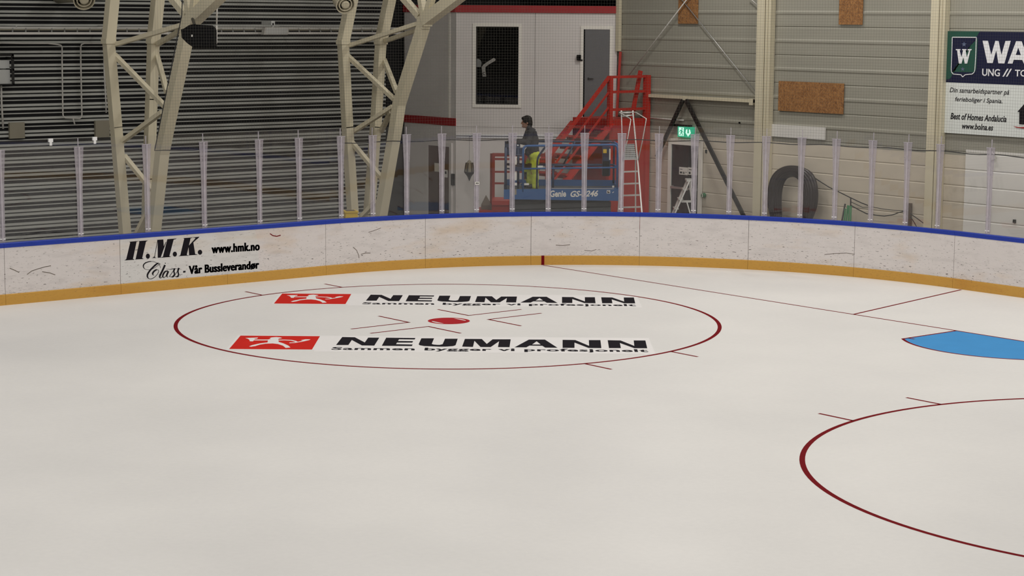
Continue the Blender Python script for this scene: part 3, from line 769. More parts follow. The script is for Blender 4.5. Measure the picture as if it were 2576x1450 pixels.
def rod(name, pts, r, m, lab, cat, group=None, n=8):
    o = MB().tube(pts, r, n).build(name, m, smooth=True); return tag(o, lab, cat, group)
YR = YW+0.10
rod('brace_rod', [onY(1742, -20, YR), onY(1580, 192, YR)], 0.014, M['white_steel'], 'thin cross-brace rod sloping down to the red stair landing', 'brace rod', 'thin brace rods on the end wall')
rod('brace_rod', [onY(1700, -20, YR-0.035), onY(1898, 228, YR-0.035)], 0.010, M['galv'], 'thin cross-brace rod sloping down to the cream column', 'brace rod', 'thin brace rods on the end wall')
rod('brace_rod', [onY(1880, -10, YR), onY(1907, 14, YR)], 0.011, M['white_steel'], 'short end of a brace rod at the top of the cream column', 'brace rod', 'thin brace rods on the end wall')
a = onY(1632, 243, YR); b = onY(1898, 252, YR)
t = thing('wall_beam', (a+b)/2, 'horizontal cream steel beam above the slanted black braces', 'beam')
zb = (a.z+b.z)/2
MB().box((a.x, YW+0.03, zb-0.035), (b.x, YW+0.14, zb+0.035)).build('beam_bar', M['cream'], t)
MB().box((b.x-0.0, YW+0.03, zb-0.09), (b.x+0.12, YW+0.15, zb+0.05)).build('end_bracket', M['cream'], t)
q = onY(1722, 250, YR); MB().box((q.x-0.07, YW+0.14, zb-0.06), (q.x+0.07, YW+0.155, zb+0.03)).build('brace_plate', M['cream'], t)
def brace(p, q, lab):
    mb = MB().bar(p, q, 0.09, 0.05, up=(0, 1, 0)); return tag(mb.build('black_brace', M['dark_metal']), lab, 'brace', 'slanted black steel braces')
top = onY(1722, 252, YR+0.06)
brace(top+Vector((0.05, 0, 0)), onY(1652, 395, YR+0.06), 'slanted black steel brace left of the green exit sign')
p2 = onY(1868, 540, YR+0.30); d = (p2-top); brace(top-Vector((0.05, 0, 0)), top+d*(top.z/(top.z-p2.z)), 'long slanted black steel brace right of the exit door')
# thin pipe runs low on the end wall
rod('wall_pipe', [onY(1625, 296, YW+0.05), onY(1720, 303, YW+0.05)], 0.018, M['white_steel'], 'pale pipe on the wall beside the red stair landing', 'pipe')

def wall_patch(px0, py0, px1, py1, name, m, lab, cat, group=None, th=0.018, off=0.02, extra_z=0):
    a = onY(px0, py0, YW+off); b = onY(px1, py1, YW+off)
    z0 = onY((px0+px1)/2, py1, YW+off).z; z1 = onY((px0+px1)/2, py0, YW+off).z+extra_z
    o = MB().box((a.x, YW+off, z0), (b.x, YW+off+th, z1)).build(name, m); tag(o, lab, cat, group); return o
wall_patch(1708, -10, 1756, 60, 'strand_board_sheet', M['osb'], 'brown strand board patch behind the crossing brace rods', 'board patch', 'brown board patches on the end wall', extra_z=0.7)
wall_patch(2113, -10, 2170, 62, 'strand_board_sheet', M['osb'], 'upright brown strand board patch at the top edge between the two right columns', 'board patch', 'brown board patches on the end wall', extra_z=0.7)
wall_patch(1960, 207, 2122, 283, 'strand_board_sheet', M['osb'], 'wide brown strand board patch right of the cream column', 'board patch', 'brown board patches on the end wall')
wall_patch(1926, 316, 2077, 347, 'blank_strip_panel', M['pale_panel'], 'pale blank strip panel above the coiled hose', 'panel', th=0.03)
pa, pb = onY(2425, 500, YW+.03), onY(2640, 500, YW+.03); zt_p = onY(2470, 379, YW+.03).z
pr = [(o-.006, z) for o, z in end_profile(0.0, zt_p, 0.34, 2.02, 0.012, 0.0)]; mb = MB(); kk = len(pr)
for x in (pa.x, pb.x):
    for o, z in pr: mb.v.append(Vector((x, YW+0.036+o, z)))
for j in range(kk-1): mb.f.append((j, kk+j, kk+j+1, j+1)); mb.mi.append(0)
mb.box((pa.x, YW+.012, 0), (pb.x, YW+.0175, zt_p)); tag(mb.build('pale_wall_panel', M['pale_panel']), 'large pale grooved panel under the navy sign', 'panel')
q = onY(2497, 395, YW+0.05); rod('wall_hook', [q+Vector((0, -.03, 0.1)), q+Vector((0, 0.02, 0.1)), q+Vector((-0.1, 0.03, -0.02)), q+Vector((0, 0.03, -0.08))], 0.018, M['white_steel'], 'small white hook on the pale panel', 'hook')
q = onY(2553, 557, YW+0.03); tag(MB().box(q-Vector((.03, 0, .03)), q+Vector((.03, .03, .035))).build('wall_socket', M['dark_metal']), 'small dark fitting low on the pale panel', 'fitting')
q = onY(1861, 309, YW+0.02); tag(MB().lathe(q, [(0.022, 0), (0.022, .02)], 10, axis=(0, 1, 0)).build('wall_fitting', M['black']), 'small black round fitting on the wall left of the cream column', 'fitting')
q = onY(1777, 381, YW+0.02); tag(MB().box(q-Vector((.02, 0, .04)), q+Vector((.02, .02, .04))).build('wall_fitting', M['black']), 'tiny black fitting beside the exit door', 'fitting')

# ------------------------------------------------------------------ large sign on the end wall
SY = YW+0.06
def sg(x, y): return onY(2360+x/5.0, 60+y/5.0, SY)
tl = onY(2382, 78, SY); zt = tl.z; zm = onY(2380, 207, SY).z; zb = onY(2376, 334, SY).z; xl = onY(2379, 207, SY).x; xr = 3.2
t = thing('wall_sign', (xl, SY, zb), 'large navy and white advert sign with a shield crest', 'sign')
MB().box((xl, SY-0.03, zb), (xr, SY, zt)).build('sign_panel', M['sign_pale'], t)
MB().box((xl, SY-0.001, zm), (xr, SY+0.002, zt)).build('sign_header', M['sign_navy'], t)
e = 0.0035
def sp(x, y, k=1): p = sg(x, y); return Vector((p.x, SY+e*k, p.z))
mb = MB().poly([sp(118, 90), sp(525, 96), sp(150, 690), sp(95, 700)], nrm=(0, 1, 0)); mb.poly([sp(500, 180), sp(480, 560), sp(465, 610), sp(170, 605), sp(240, 520), sp(330, 360)], nrm=(0, 1, 0)); mb.build('green_corner', M['sign_green'], t)
mb = MB().poly([sp(185, 172, 2), sp(480, 172, 2), sp(455, 215, 2), sp(385, 300, 2), sp(180, 600, 2), sp(172, 560, 2)], nrm=(0, 1, 0)); mb.build('crest_field', M['sign_navy'], t)
mb = MB()
sh = [(182,168),(485,170),(478,400),(466,580),(455,612),(430,632),(345,640),(313,668),(290,640),(195,632),(172,605),(168,570),(176,400)]
for a, b in zip(sh, sh[1:]+sh[:1]): mb.bar(sp(*a, 3), sp(*b, 3), 0.016, 0.004, up=(0, 1, 0))
mb.build('crest_outline', M['sign_text'], t)
mb = MB()
def P_(*q): mb.poly([sp(x, y, 3) for x, y in q], nrm=(0, 1, 0))
P_((563,212),(632,214),(672,390),(710,260),(722,214),(765,216),(800,390),(850,216),(918,214),(838,500),(762,498),(735,335),(690,495),(622,493))
mb.poly([sp(x, y, 3) for x, y in ((878,500),(985,218),(1055,220),(1160,505),(1085,505),(1062,455),(955,452),(940,500))], nrm=(0, 1, 0), holes=[[sp(x, y, 3) for x, y in ((980,392),(1045,394),(1012,300))]])
P_((225,318),(285,318),(287,332),(275,334),(297,420),(318,334),(306,332),(306,318),(360,318),(360,332),(350,334),(365,420),(392,336),(376,333),(376,318),(428,318),(422,332),(410,335),(370,500),(338,500),(322,420),(298,500),(264,500),(242,334),(228,332))
mb.build('sign_lettering', M['sign_text'], t)
mb = MB()
a, b, c = sp(556, 655, 3), sp(780, 655, 3), sp(556, 562, 3); text_on(mb, 'UNG', a, Vector((b.x-a.x, 0, 0)), Vector((0, 0, c.z-a.z)), bold=0.02)
mb.build('sign_lettering', M['sign_text'], t); mb = MB()
for x in (812, 855): P_((x, 665), (x+58, 565), (x+78, 565), (x+20, 665))
mb.build('sign_strokes', M['sign_text'], t); mb = MB()
a, b, c = sp(968, 662, 3), sp(1120, 662, 3), sp(968, 575, 3); text_on(mb, 'TO', a, Vector((b.x-a.x, 0, 0)), Vector((0, 0, c.z-a.z)), bold=0.02)
mb.build('sign_lettering', M['sign_text'], t)
mb = MB()
for cx, cy, rr in ((330, 258, 34), (313, 570, 28)):
    P_(*[(cx+(rr if i % 2 == 0 else rr*.42)*math.sin(i*math.pi/5), cy-(rr if i % 2 == 0 else rr*.42)*math.cos(i*math.pi/5)) for i in range(10)])
mb.build('crest_star', M['star'], t)
mb = MB()
for s_, x0, x1, yb, yt, bd in (('Din samarbeidspartner på', 145, 893, 880, 800, 0.008), ('ferieboliger i Spania.', 212, 808, 990, 918, 0.008), ('Best of Homes Andalucia', 155, 860, 1200, 1118, 0.022), ('www.bolna.es', 300, 692, 1322, 1245, 0.022)):
    a, b = sp(x0, yb, 1), sp(x1, yb+(x1-x0)*0.028, 1); c = sp(x0, yt, 1)
    text_on(MB_ := MB(), s_, a, Vector((b.x-a.x, 0, 0)), Vector((0, 0, c.z-a.z)), bold=bd, shear=0.22); MB_.build('sign_lettering', M['logo_black'], t)
mb = MB()
P_((1000,1108),(1085,1010),(1250,1130),(1230,1130),(1230,1275),(1022,1262),(1025,1108)); mb.build('house_logo', M['logo_black'], t)
mb = MB(); P_((945,1288),(1020,1300),(1250,1290),(1250,1325),(1080,1318),(990,1308)); mb.build('red_swoosh', M['booth_trim'], t)

# ------------------------------------------------------------------ exit door in the end wall
DY = YW+0.03
xa, xb = onY(1684, 400, DY).x, onY(1768, 400, DY).x; zt = onY(1726, 350, DY).z
t = thing('door_1', ((xa+xb)/2, DY, 0), 'dark glazed exit door in a white frame', 'door'); t['kind'] = 'structure'
fr = 0.10
MB().box((xa, DY, 0), (xa-fr, DY+0.05, zt)).box((xb, DY, 0), (xb+fr, DY+0.05, zt)).box((xa-fr, DY, zt-fr*1.4), (xb+fr, DY+0.05, zt)).build('door_frame', M['booth_frame'], t)
MB().box((xa-fr, DY+0.005, 0.0), (xb+fr, DY+0.02, zt-fr*1.4)).build('door_leaf', M['dark_glass'], t)
zr = onY(1726, 474, DY).z
MB().box((xa-fr-0.02, DY+0.05, zr-0.025), (xb+fr+0.03, DY+0.075, zr+0.025)).box((xa-fr-0.04, DY+0.02, zr-0.03), (xa-fr-0.08, DY+0.06, zr+0.04)).box((xb+fr+0.04, DY+0.02, zr-0.03), (xb+fr+0.08, DY+0.06, zr+0.03)).build('push_bar', M['galv'], t)
q = onY(1763, 352, DY); MB().box((q.x-.04, DY+.05, q.z-.04), (q.x+.04, DY+.09, q.z+.03)).build('door_contact', M['booth_frame'], t)
NPAP = 0
def notice(px0, py0, px1, py1, lab, marks):
    a = onY(px0, py0, DY+0.03); b = onY(px1, py1, DY+0.03)
    rt = MB().box((a.x, DY+0.021, b.z), (b.x, DY+0.023, a.z)).build('notice_sheet', M['sticker']); tag(rt, lab, 'notice', 'paper notices on the exit door')
    mb = MB()
    for (u0, v0, u1, v1) in marks: mb.box((a.x+(b.x-a.x)*u0, DY+0.0232, a.z+(b.z-a.z)*v0), (a.x+(b.x-a.x)*u1, DY+0.0238, a.z+(b.z-a.z)*v1))
    mb.build('print', M['logo_black'], rt)
notice(1708, 420, 1729, 441, 'left white paper notice on the glazed exit door', [(.1,.25,.4,.32),(.1,.6,.35,.85),(.45,.6,.55,.9),(.62,.6,.68,.9),(.75,.62,.92,.68)])
notice(1730, 421, 1753, 442, 'right white paper notice on the glazed exit door', [(.1,.25,.5,.34),(.1,.6,.3,.88),(.5,.6,.9,.66)])
q0, q1 = onY(1705, 318, YW+0.12), onY(1740, 347, YW+0.12)
t = thing('exit_sign', ((q0.x+q1.x)/2, YW+0.12, (q0.z+q1.z)/2), 'glowing green running-man exit sign over the exit door', 'exit sign')
MB().box((q0.x, YW+0.03, q1.z), (q1.x, YW+0.12, q0.z)).build('sign_box', M['exit_green'], t)
cx, cz, hh = (q0.x+q1.x)/2, (q0.z+q1.z)/2, (q0.z-q1.z)/2
mb = MB(); Q = lambda u, v: Vector((q0.x+(q1.x-q0.x)*u, YW+0.122, q1.z+(q0.z-q1.z)*v))
for pl in (((.08,.12),(.08,.92),(.44,.92),(.44,.12)),):
    mb.poly([Q(*p) for p in pl], nrm=(0, 1, 0))
mb.poly([Q(*p) for p in ((.74,.08),(.94,.45),(.88,.75),(.80,.80),(.80,.40),(.69,.40),(.69,.80),(.60,.75),(.56,.45))], nrm=(0, 1, 0)); mb.build('pictogram_panel', M['exit_white'], t)
mb = MB(); Q2 = lambda u, v: Vector((q0.x+(q1.x-q0.x)*u, YW+0.1225, q1.z+(q0.z-q1.z)*v))
mb.poly([Q2(.31+.045*math.cos(i*.7), .80+.08*math.sin(i*.7)) for i in range(9)], nrm=(0, 1, 0))
mb.poly([Q2(*p) for p in ((.24,.70),(.33,.70),(.35,.55),(.42,.50),(.41,.45),(.33,.49),(.31,.42),(.38,.30),(.37,.14),(.33,.14),(.33,.28),(.26,.36),(.20,.18),(.12,.18),(.12,.23),(.18,.25),(.22,.45),(.24,.58),(.18,.56),(.14,.46),(.11,.49),(.16,.63))], nrm=(0, 1, 0)); mb.build('running_figure', M['exit_green'], t)
MB().box((q0.x+.25, YW+0.02, q0.z), (q1.x+.1, YW+0.10, q0.z+.04)).build('sign_bracket', M['dark_metal'], t)
q = onY(1767, 492, YW+0.1); t = thing('release_button', q, 'small round green and white button beside the exit door', 'button')
MB().lathe(q-Vector((0, .07, 0)), [(0.055, 0), (0.055, .05), (0.045, .07)], 16, axis=(0, 1, 0)).build('button_body', M['green'], t)
MB().box(q+Vector((-.012, 0, -.04)), q+Vector((.012, .004, .04))).build('white_stripe', M['sticker'], t)

# ------------------------------------------------------------------ hose, stakes, cables
HY = YW+0.30
out = [(1944,556),(1937,520),(1936,485),(1942,455),(1955,435),(1975,424),(1998,422),(2020,427),(2040,440),(2050,462),(2053,490),(2050,520),(2040,548),(2030,575)]
inn = [(1962,556),(1961,520),(1962,485),(1967,462),(1976,447),(1988,441),(2000,441),(2010,447),(2018,460),(2024,480),(2026,505),(2024,530),(2021,550),(2018,575)]
t = thing('coiled_hose', onY(1995, 600, HY), 'thick dark hose coiled on the tan wall', 'hose')
nl = 6
for k in range(nl):
    w = k/(nl-1); P = [onY(o[0]*(1-w)+i_[0]*w, o[1]*(1-w)+i_[1]*w, HY+0.05*math.sin(w*3.1)) for o, i_ in zip(out, inn)]
    P = [P[0]+(P[0]-P[1])*0.0+Vector((0, 0, -0.62))]+P+[P[-1]+Vector((0.02, 0, -0.45))]
    sm = []
    for i in range(len(P)-1):
        p0 = P[max(0, i-1)]; p1 = P[i]; p2 = P[i+1]; p3 = P[min(len(P)-1, i+2)]
        for q in range(4):
            u = q/4; sm.append(0.5*((2*p1)+(p2-p0)*u+(2*p0-5*p1+4*p2-p3)*u*u+(3*p1-p0-3*p2+p3)*u**3))
    sm.append(P[-1]); MB().tube(sm, 0.050, 10).build('hose_loop', M['rubber'], t, smooth=True)
def cable(pts, lab, r=0.011):
    P = [onY(x, y, YW+0.16) for x, y in pts]
    return rod('slack_cable', P, r, M['rope'], lab, 'cable', 'slack dark cables on the lower end wall', 6)
cable([(2040,441),(2060,455),(2085,471),(2106,481),(2138,497),(2165,510),(2183,517)], 'dark cable running from the coiled hose to the wall bracket')
cable([(2139,516),(2160,528),(2180,538),(2205,542),(2225,544),(2245,541),(2262,535),(2282,530)], 'lower slack dark cable hanging between the stakes and the wooden post')
cable([(2140,508),(2170,522),(2195,521),(2220,526),(2245,529),(2282,531)], 'upper slack dark cable hanging between the stakes and the wooden post', 0.007)
cable([(2290,545),(2300,560),(2308,575),(2320,600)], 'short dark cable dropping from the wooden post', 0.009)
cable([(2290,538),(2310,552),(2330,567),(2345,576),(2360,588)], 'dark cable sloping from the wooden post towards the right column', 0.009)
rod('cable_hanger', [onY(2140, 497, YW+0.16), onY(2140, 519, YW+0.16)], 0.014, M['rope'], 'short dark hanger holding the slack cables', 'hanger')
for k, (x0, y0, x1, y1, lab) in enumerate(((2126,513,2118,556,'dark green stake standing apart at the left of the bunch'), (2127,525,2123,558,'leftmost thin green stake inside the bunch'), (2133,517,2128,558,'middle green stake inside the bunch'), (2136,518,2134,558,'green stake just left of the rightmost one in the bunch'), (2141,519,2139,558,'rightmost green stake in the bunch'))):
    a, b = onY(x0, y0, YW+0.10+.05*k), onY(x1, y1, YW+0.18+0.06*k); b2 = b+(b-a).normalized()*((b.z)/max(0.1, -(b-a).normalized().z))
    rod('plant_stake', [a, b2], 0.018, M['green'] if k else M['dark_metal'], lab, 'stake', 'green stakes leaning on the end wall')
q0, q1 = onY(2284, 511, YW+0.06), onY(2291, 557, YW+0.06)
tag(MB().box((q0.x, YW+0.03, 0), (q1.x, YW+0.10, q0.z)).build('wooden_post', M['wood']), 'short grey wooden post on the wall where the cables end', 'post')

# ------------------------------------------------------------------ white booth in the corner
BN = Vector((-0.70711, 0.70711, 0)); BC = -16.33; BE = Vector((-0.70711, -0.70711, 0))   # face normal, plane, direction to the right
def bp(px, py, d=0.0): return onN(px, py, BN, BC+d)
A_ = bp(1146, 300); B_ = bp(1550, 300)
A2 = Vector((A_.x, A_.y, 0)); B2 = Vector((B_.x, B_.y, 0))
zr0 = bp(1340, 32).z; zr1 = bp(1340, 14).z
bt = thing('corner_booth', (A2+B2)/2, 'white two-storey booth with a red roof edge in the rink corner', 'booth')
def bu(px): return (bp(px, 200)-A_).dot(BE)
def bz(px, py): return bp(px, py).z
def BP(u, z, d=0.0): return A2+BE*u+BN*d+Vector((0, 0, z))
def bbox(mb, u0, u1, z0, z1, d0, d1, mi=0):
    return mb.hexa([BP(u0, z0, d1), BP(u1, z0, d1), BP(u1, z0, d0), BP(u0, z0, d0), BP(u0, z1, d1), BP(u1, z1, d1), BP(u1, z1, d0), BP(u0, z1, d0)], mi)
uL = (B2-A2).length
wu0, wu1 = bu(1197), bu(1304); wz0, wz1 = bz(1250, 263), bz(1250, 67)
us = bu(1345)
mb = MB(); TH = 0.12; g = 0.004
bbox(mb, 0, wu0, 0, zr0, -TH, 0); bbox(mb, wu0, wu1, 0, wz0, -TH, 0); bbox(mb, wu0, wu1, wz1, zr0, -TH, 0); bbox(mb, wu1, us-g, 0, zr0, -TH, 0)
mb.build('front_wall', M['booth_white'], bt)
bbox(MB(), us+g, uL, 0, zr0, -TH, 0).build('front_wall', M['booth_white'], bt)
YL = A2.y
mb = MB(); mb.box((A2.x-0.02, YL-0.1, 0), (21.48, YL, zr0)); mb.build('side_wall', M['booth_white'], bt)
zs0, zs1 = onY(1080, 309, YL).z, onY(1080, 296, YL).z
MB().box((A2.x-0.02, YL, zs0-0.03), (21.48, YL+0.02, zs1+0.03)).build('red_band', M['booth_trim'], bt)
bbox(MB(), -0.03, uL+0.02, zr0, zr1, -0.2, 0.05).build('roof_edge', M['booth_trim'], bt)
mb = MB(); mb.box((A2.x-0.05, YL-0.2, zr0), (21.48, YL+0.05, zr1)); mb.build('roof_edge', M['booth_trim'], bt)
rp = [A2+Vector((0, -0.1, zr0+.02)), Vector((21.4, YL-0.1, zr0+.02)), Vector((21.4, -6.6, zr0+.02)), B2+Vector((0.1, 0, zr0+.02))]
MB().poly(rp, th=0.05).build('roof_deck', M['dark_wall'], bt)
mb = MB(); mb.poly([A2+Vector((-.05, -.15, 2.5)), Vector((21.4, YL-.15, 2.5)), Vector((21.4, -6.6, 2.5)), B2+Vector((0.12, 0, 2.5))], th=0.08); mb.box((21.3, -6.7, 0), (21.4, YL-.1, zr0)); mb.box((16.7, -6.75, 0), (21.4, -6.62, zr0)); mb.build('inner_shell', M['dark_wall'], bt)
# window
wf = MB(); fw = 0.075
bbox(wf, wu0-fw, wu0, wz0-fw, wz1+fw, -0.05, 0.03); bbox(wf, wu1, wu1+fw, wz0-fw, wz1+fw, -0.05, 0.03); bbox(wf, wu0, wu1, wz0-fw, wz0, -0.05, 0.03); bbox(wf, wu0, wu1, wz1, wz1+fw, -0.05, 0.03)
wfo = wf.build('window_frame', M['booth_frame'], bt)
bbox(MB(), wu0, wu1, wz0, wz1, -0.045, -0.037).build('window_pane', clear_mat('booth_glass', (0.82, 0.82, 0.82), 0.003, (0.3, 0.3, 0.3), 0.02, 0.4), wfo)
# grey door with frame
du0, du1 = bu(1467), bu(1533); dz0, dz1 = bz(1500, 297), bz(1500, 74)
df = MB(); bbox(df, du0-0.075, du0, dz0, dz1+0.08, 0, 0.035); bbox(df, du1, du1+0.075, dz0, dz1+0.08, 0, 0.035); bbox(df, du0, du1, dz1, dz1+0.08, 0, 0.035)
dfo = df.build('door_frame', M['booth_frame'], bt)
bbox(MB(), du0, du0+0.035, dz0, dz1, 0.001, 0.006).build('door_gap', M['black'], dfo)
dl = bbox(MB(), du0+0.035, du1-0.005, dz0+0.02, dz1, 0.001, 0.022).build('booth_door', M['grey_door'], bt)
mb = MB(); c = BP(du0+0.13, dz0+0.95, 0.022); mb.lathe(c, [(0.025, 0), (0.025, .01)], 10, axis=BN); mb.bar(c+BN*0.04, c+BN*0.04+BE*0.12, 0.02, 0.02); mb.bar(c, c+BN*0.045, 0.018, 0.018); mb.build('door_handle', M['dark_metal'], dl)
c = BP(bu(1456), bz(1456, 145), 0.0); mb = MB().obox(c+BN*0.05, BE*0.05, BN*0.05, Vector((0, 0, 0.065))); mb.obox(c+BN*0.03+BE*0.06-Vector((0, 0, .06)), BE*0.03, BN*0.03, Vector((0, 0, .015))); mb.build('card_reader', M['black'], bt)
# ground floor side door and its entry unit
sd = onY(1079, 365, YL+0.02); sd2 = onY(1132, 366, YL+0.02)
MB().box((sd.x, YL, 0), (sd2.x, YL+0.03, sd.z)).build('side_door', M['brown_door'], bt, label='brown side door')
mb = MB(); mb.box((sd.x+.09, YL, 0), (sd.x, YL+.05, sd.z+.1)); mb.box((sd2.x-.09, YL, 0), (sd2.x, YL+.05, sd.z+.1)); mb.box((sd.x, YL, sd.z), (sd2.x, YL+.05, sd.z+.1)); mb.build('side_door_frame', M['booth_white'], bt)
q = onY(1137, 452, YL+.05); MB().box((q.x-.05, YL, q.z-.14), (q.x+.05, YL+.05, q.z+.14)).build('entry_unit', M['black'], bt)
for (x0, y0, x1, y1, lab) in ((1093, 410, 1107, 433, 'white paper notice on the brown door, the one nearer the hinge side'), (1116, 427, 1126, 447, 'small paper notice with a dark picture on the brown door')):
    a, b = onY(x0, y0, YL+.032), onY(x1, y1, YL+.032); rt = tag(MB().box((a.x, YL+.031, b.z), (b.x, YL+.034, a.z)).build('notice_sheet', M['sticker']), lab, 'notice', 'paper notices on the brown side door')
    if x0 > 1100: MB().box((a.x+(b.x-a.x)*.3, YL+.0341, a.z+(b.z-a.z)*.2), (a.x+(b.x-a.x)*.75, YL+.0345, a.z+(b.z-a.z)*.55)).build('print', M['logo_black'], rt)
# trunking on the front wall, the ledge above it, corner strip
for k, (y, m) in enumerate(((341, 'white_steel'), (346.5, 'white_steel'))):
    z = bz(1300, y); bbox(MB(), 0.02, bu(1470), z-0.018, z+0.018, 0.0, 0.05).build('cable_trunking', M['white_bit'], bt)
bbox(MB(), 0.0, uL, bz(1300, 319)-0.012, bz(1300, 319)+0.005, 0, 0.012).build('wall_seam', M['booth_white'], bt)
q = onY(1130, 200, YL+.01); MB().box((q.x-.03, YL, zs1+.03), (q.x+.03, YL+.02, zr0)).build('corner_strip', M['booth_frame'], bt)
# hockey stick behind the window
def SI(x, y): p = bp(1180+x/6.593, 60+y/6.593, -0.34); return p
t = thing('hockey_stick', SI(250, 868), 'white hockey stick standing blade up behind the booth window', 'hockey stick')
blade = [(208,715),(235,680),(300,632),(370,588),(405,566),(430,575),(440,600),(425,618),(350,660),(285,705),(272,722),(270,760),(212,765)]
MB().poly([SI(*p) for p in blade], th=0.025, nrm=BN).build('blade', M['sticker'], t)
MB().poly([SI(*p) for p in ((212,765),(270,760),(284,868),(222,868))], th=0.03, nrm=BN).poly([SI(222, 868), SI(284, 868), SI(284, 868)-Vector((0, 0, SI(284, 868).z-2.51)), SI(222, 868)-Vector((0, 0, SI(222, 868).z-2.51))], th=.03, nrm=BN).build('shaft', M['sticker'], t)
mb = MB(); text_on(mb, 'C', SI(228, 850)+BN*.001, (SI(262, 850)-SI(228, 850)), Vector((0, 0, 0.075)), bold=.03); mb.build('print', M['logo_black'], t)
zc = SI(250, 868).z; zc -= 0.01
tag(bbox(MB(), wu0-0.25, wu1+0.25, 2.51, zc, -0.32, -0.15).build('dark_counter', M['black']), 'black counter inside the booth hiding the lower half of its window', 'counter')
def SJ(x, y): return bp(1180+x/6.593, 60+y/6.593, -0.36)
t = MB().poly([SJ(*p) for p in ((122,585),(150,580),(190,605),(205,650),(195,715),(122,715))], th=0.05, nrm=BN).build('glove_shape', M['grey_plastic']); tag(t, 'dim grey object at the left edge of the booth window', 'object')
# hanging lantern
q = bp(1181, 345, 0.55); z = bz(1300, 343.8); bbox(MB(), 0.02, bu(1470), z-0.010, z+0.010, 0.0, 0.03).build('trunking_gap', M['black'], bt)
zt = bp(1181, 403, 0.55).z; zb = bp(1180, 456, 0.55).z; hx = Vector((q.x, q.y, 0)); hgt = zt-zb
lt = thing('hanging_lantern', (q.x, q.y, zb), 'dark hanging lantern with a pointed base by the booth wall', 'lantern')
MB().lathe(hx, [(0.004, zb), (0.03, zb+hgt*.12), (0.05, zb+hgt*.22), (0.12, zb+hgt*.40), (0.125, zb+hgt*.43), (0.105, zb+hgt*.45)], 6).build('pointed_base', M['lift_grey'], lt)
MB().lathe(hx, [(0.095, zb+hgt*.45), (0.07, zb+hgt*.86), (0.075, zb+hgt*.88), (0.045, zb+hgt*.92), (0.04, zb+hgt*.96), (0.01, zb+hgt)], 6).build('lantern_body', M['plate'], lt)
mb = MB()
for k in range(6):
    a = math.pi*2*k/6; d1 = Vector((math.cos(a), math.sin(a), 0)); mb.bar(hx+d1*.115+Vector((0, 0, zb+hgt*.43)), hx+d1*.082+Vector((0, 0, zb+hgt*.88)), .02, .02)
mb.build('lantern_ribs', M['lift_grey'], lt)
MB().tube([hx+Vector((0, 0, zt-.01)), hx+Vector((0, 0, bz(1181, 341)))], .004, 6).tube([hx+Vector((0, 0, bz(1181, 341))), Vector((hx.x, hx.y, bz(1181, 341)))-BN*0.55], .006, 6).build('hanging_wire', M['rope'], lt)

# ------------------------------------------------------------------ red steel stair up to the booth door
Y0 = -5.25; ZL = 2.64
X0 = onY(1534, 298, Y0).x; X1 = onY(1441, 298, Y0).x
rs = thing('red_staircase', ((X0+X1)/2, -4.5, 0), 'red steel staircase with railings up to the booth door', 'staircase')
R_ = M['red_steel']
MB().poly([(X0, -6.5, ZL), (X0, Y0, ZL), (X1, Y0, ZL), (X1, max(-6.3, X1-22.95), ZL)], th=0.12).build('upper_landing', R_, rs)
MB().box((X0, -6.48, 0), (X0+0.03, Y0+0.02, ZL-0.12)).build('side_panel', R_, rs)
MB().box((X0+.03, Y0-0.02, 0), (X1, Y0, ZL-0.12)).build('back_panel', M['booth_trim'], rs)
NS = 9; rise = 0.205; run = 0.212
for k in range(1, NS+1):
    z = ZL-rise*k; y = Y0+run*k
    mb = MB().box((X0+.04, y-run-0.02, z-0.035), (X1-.04, y+0.03, z)); mb.box((X0+.05, y-run, z-0.12), (X1-.05, y-run+0.02, z)); mb.build('tread', R_, rs)
yb = Y0+run*NS; zb_ = ZL-rise*NS
for x in (X0, X1): MB().bar((x, Y0-0.05, ZL-0.10), (x, yb+0.05, zb_-0.10), 0.03, 0.26, up=(1, 0, 0)).build('stringer', R_, rs)
def rail(x, h0, h1, r, nm='handrail'):
    MB().tube([(x, Y0, ZL+h0), (x, yb, zb_+h0)], r, 8).build(nm, R_, rs, smooth=True)
MB().bar((X0, Y0+0.04, ZL+0.99), (X0, yb, zb_+0.99), 0.06, 0.075, up=(1, 0, 0)).build('handrail', R_, rs)
for h in (0.64, 0.29): MB().bar((X0, Y0+0.04, ZL+h), (X0, yb, zb_+h), 0.03, 0.045, up=(1, 0, 0)).build('rail_bar', R_, rs)
for (x, y, z0, z1, w) in ((X0, Y0, 0, ZL+1.02, 0.10), (X0, -6.42, 0, ZL+1.02, 0.13), (X0, yb, 0, zb_+1.0, 0.06), (X1, yb, 0, zb_+0.02, 0.06)):
    MB().box((x-w/2, y-w/2, z0), (x+w/2, y+w/2, z1)).build('post', R_, rs)
for h in (0.99, 0.64, 0.23): MB().bar((X0, Y0, ZL+h), (X0, -6.46, ZL+h), 0.04, 0.06).build('landing_rail', R_, rs)
a = onY(1606, 178, -6.3); b = onY(1588, 298, -6.0)
MB().bar((X0+.1, a.y, a.z), (X0+.06, -6.0, ZL), 0.10, 0.05, up=(1, 0, 0)).build('slanted_board', R_, rs)
# tall red upright beside the booth door
u0 = bu(1551); c0 = B2+BE*0.02+BN*0.10; q1 = bz(1553, 130)
MB().bar(c0+Vector((0, 0, ZL)), c0+BE*.05+Vector((0.0, -0.02, q1)), 0.14, 0.06, up=tuple(BE)).build('tall_upright', R_, rs)
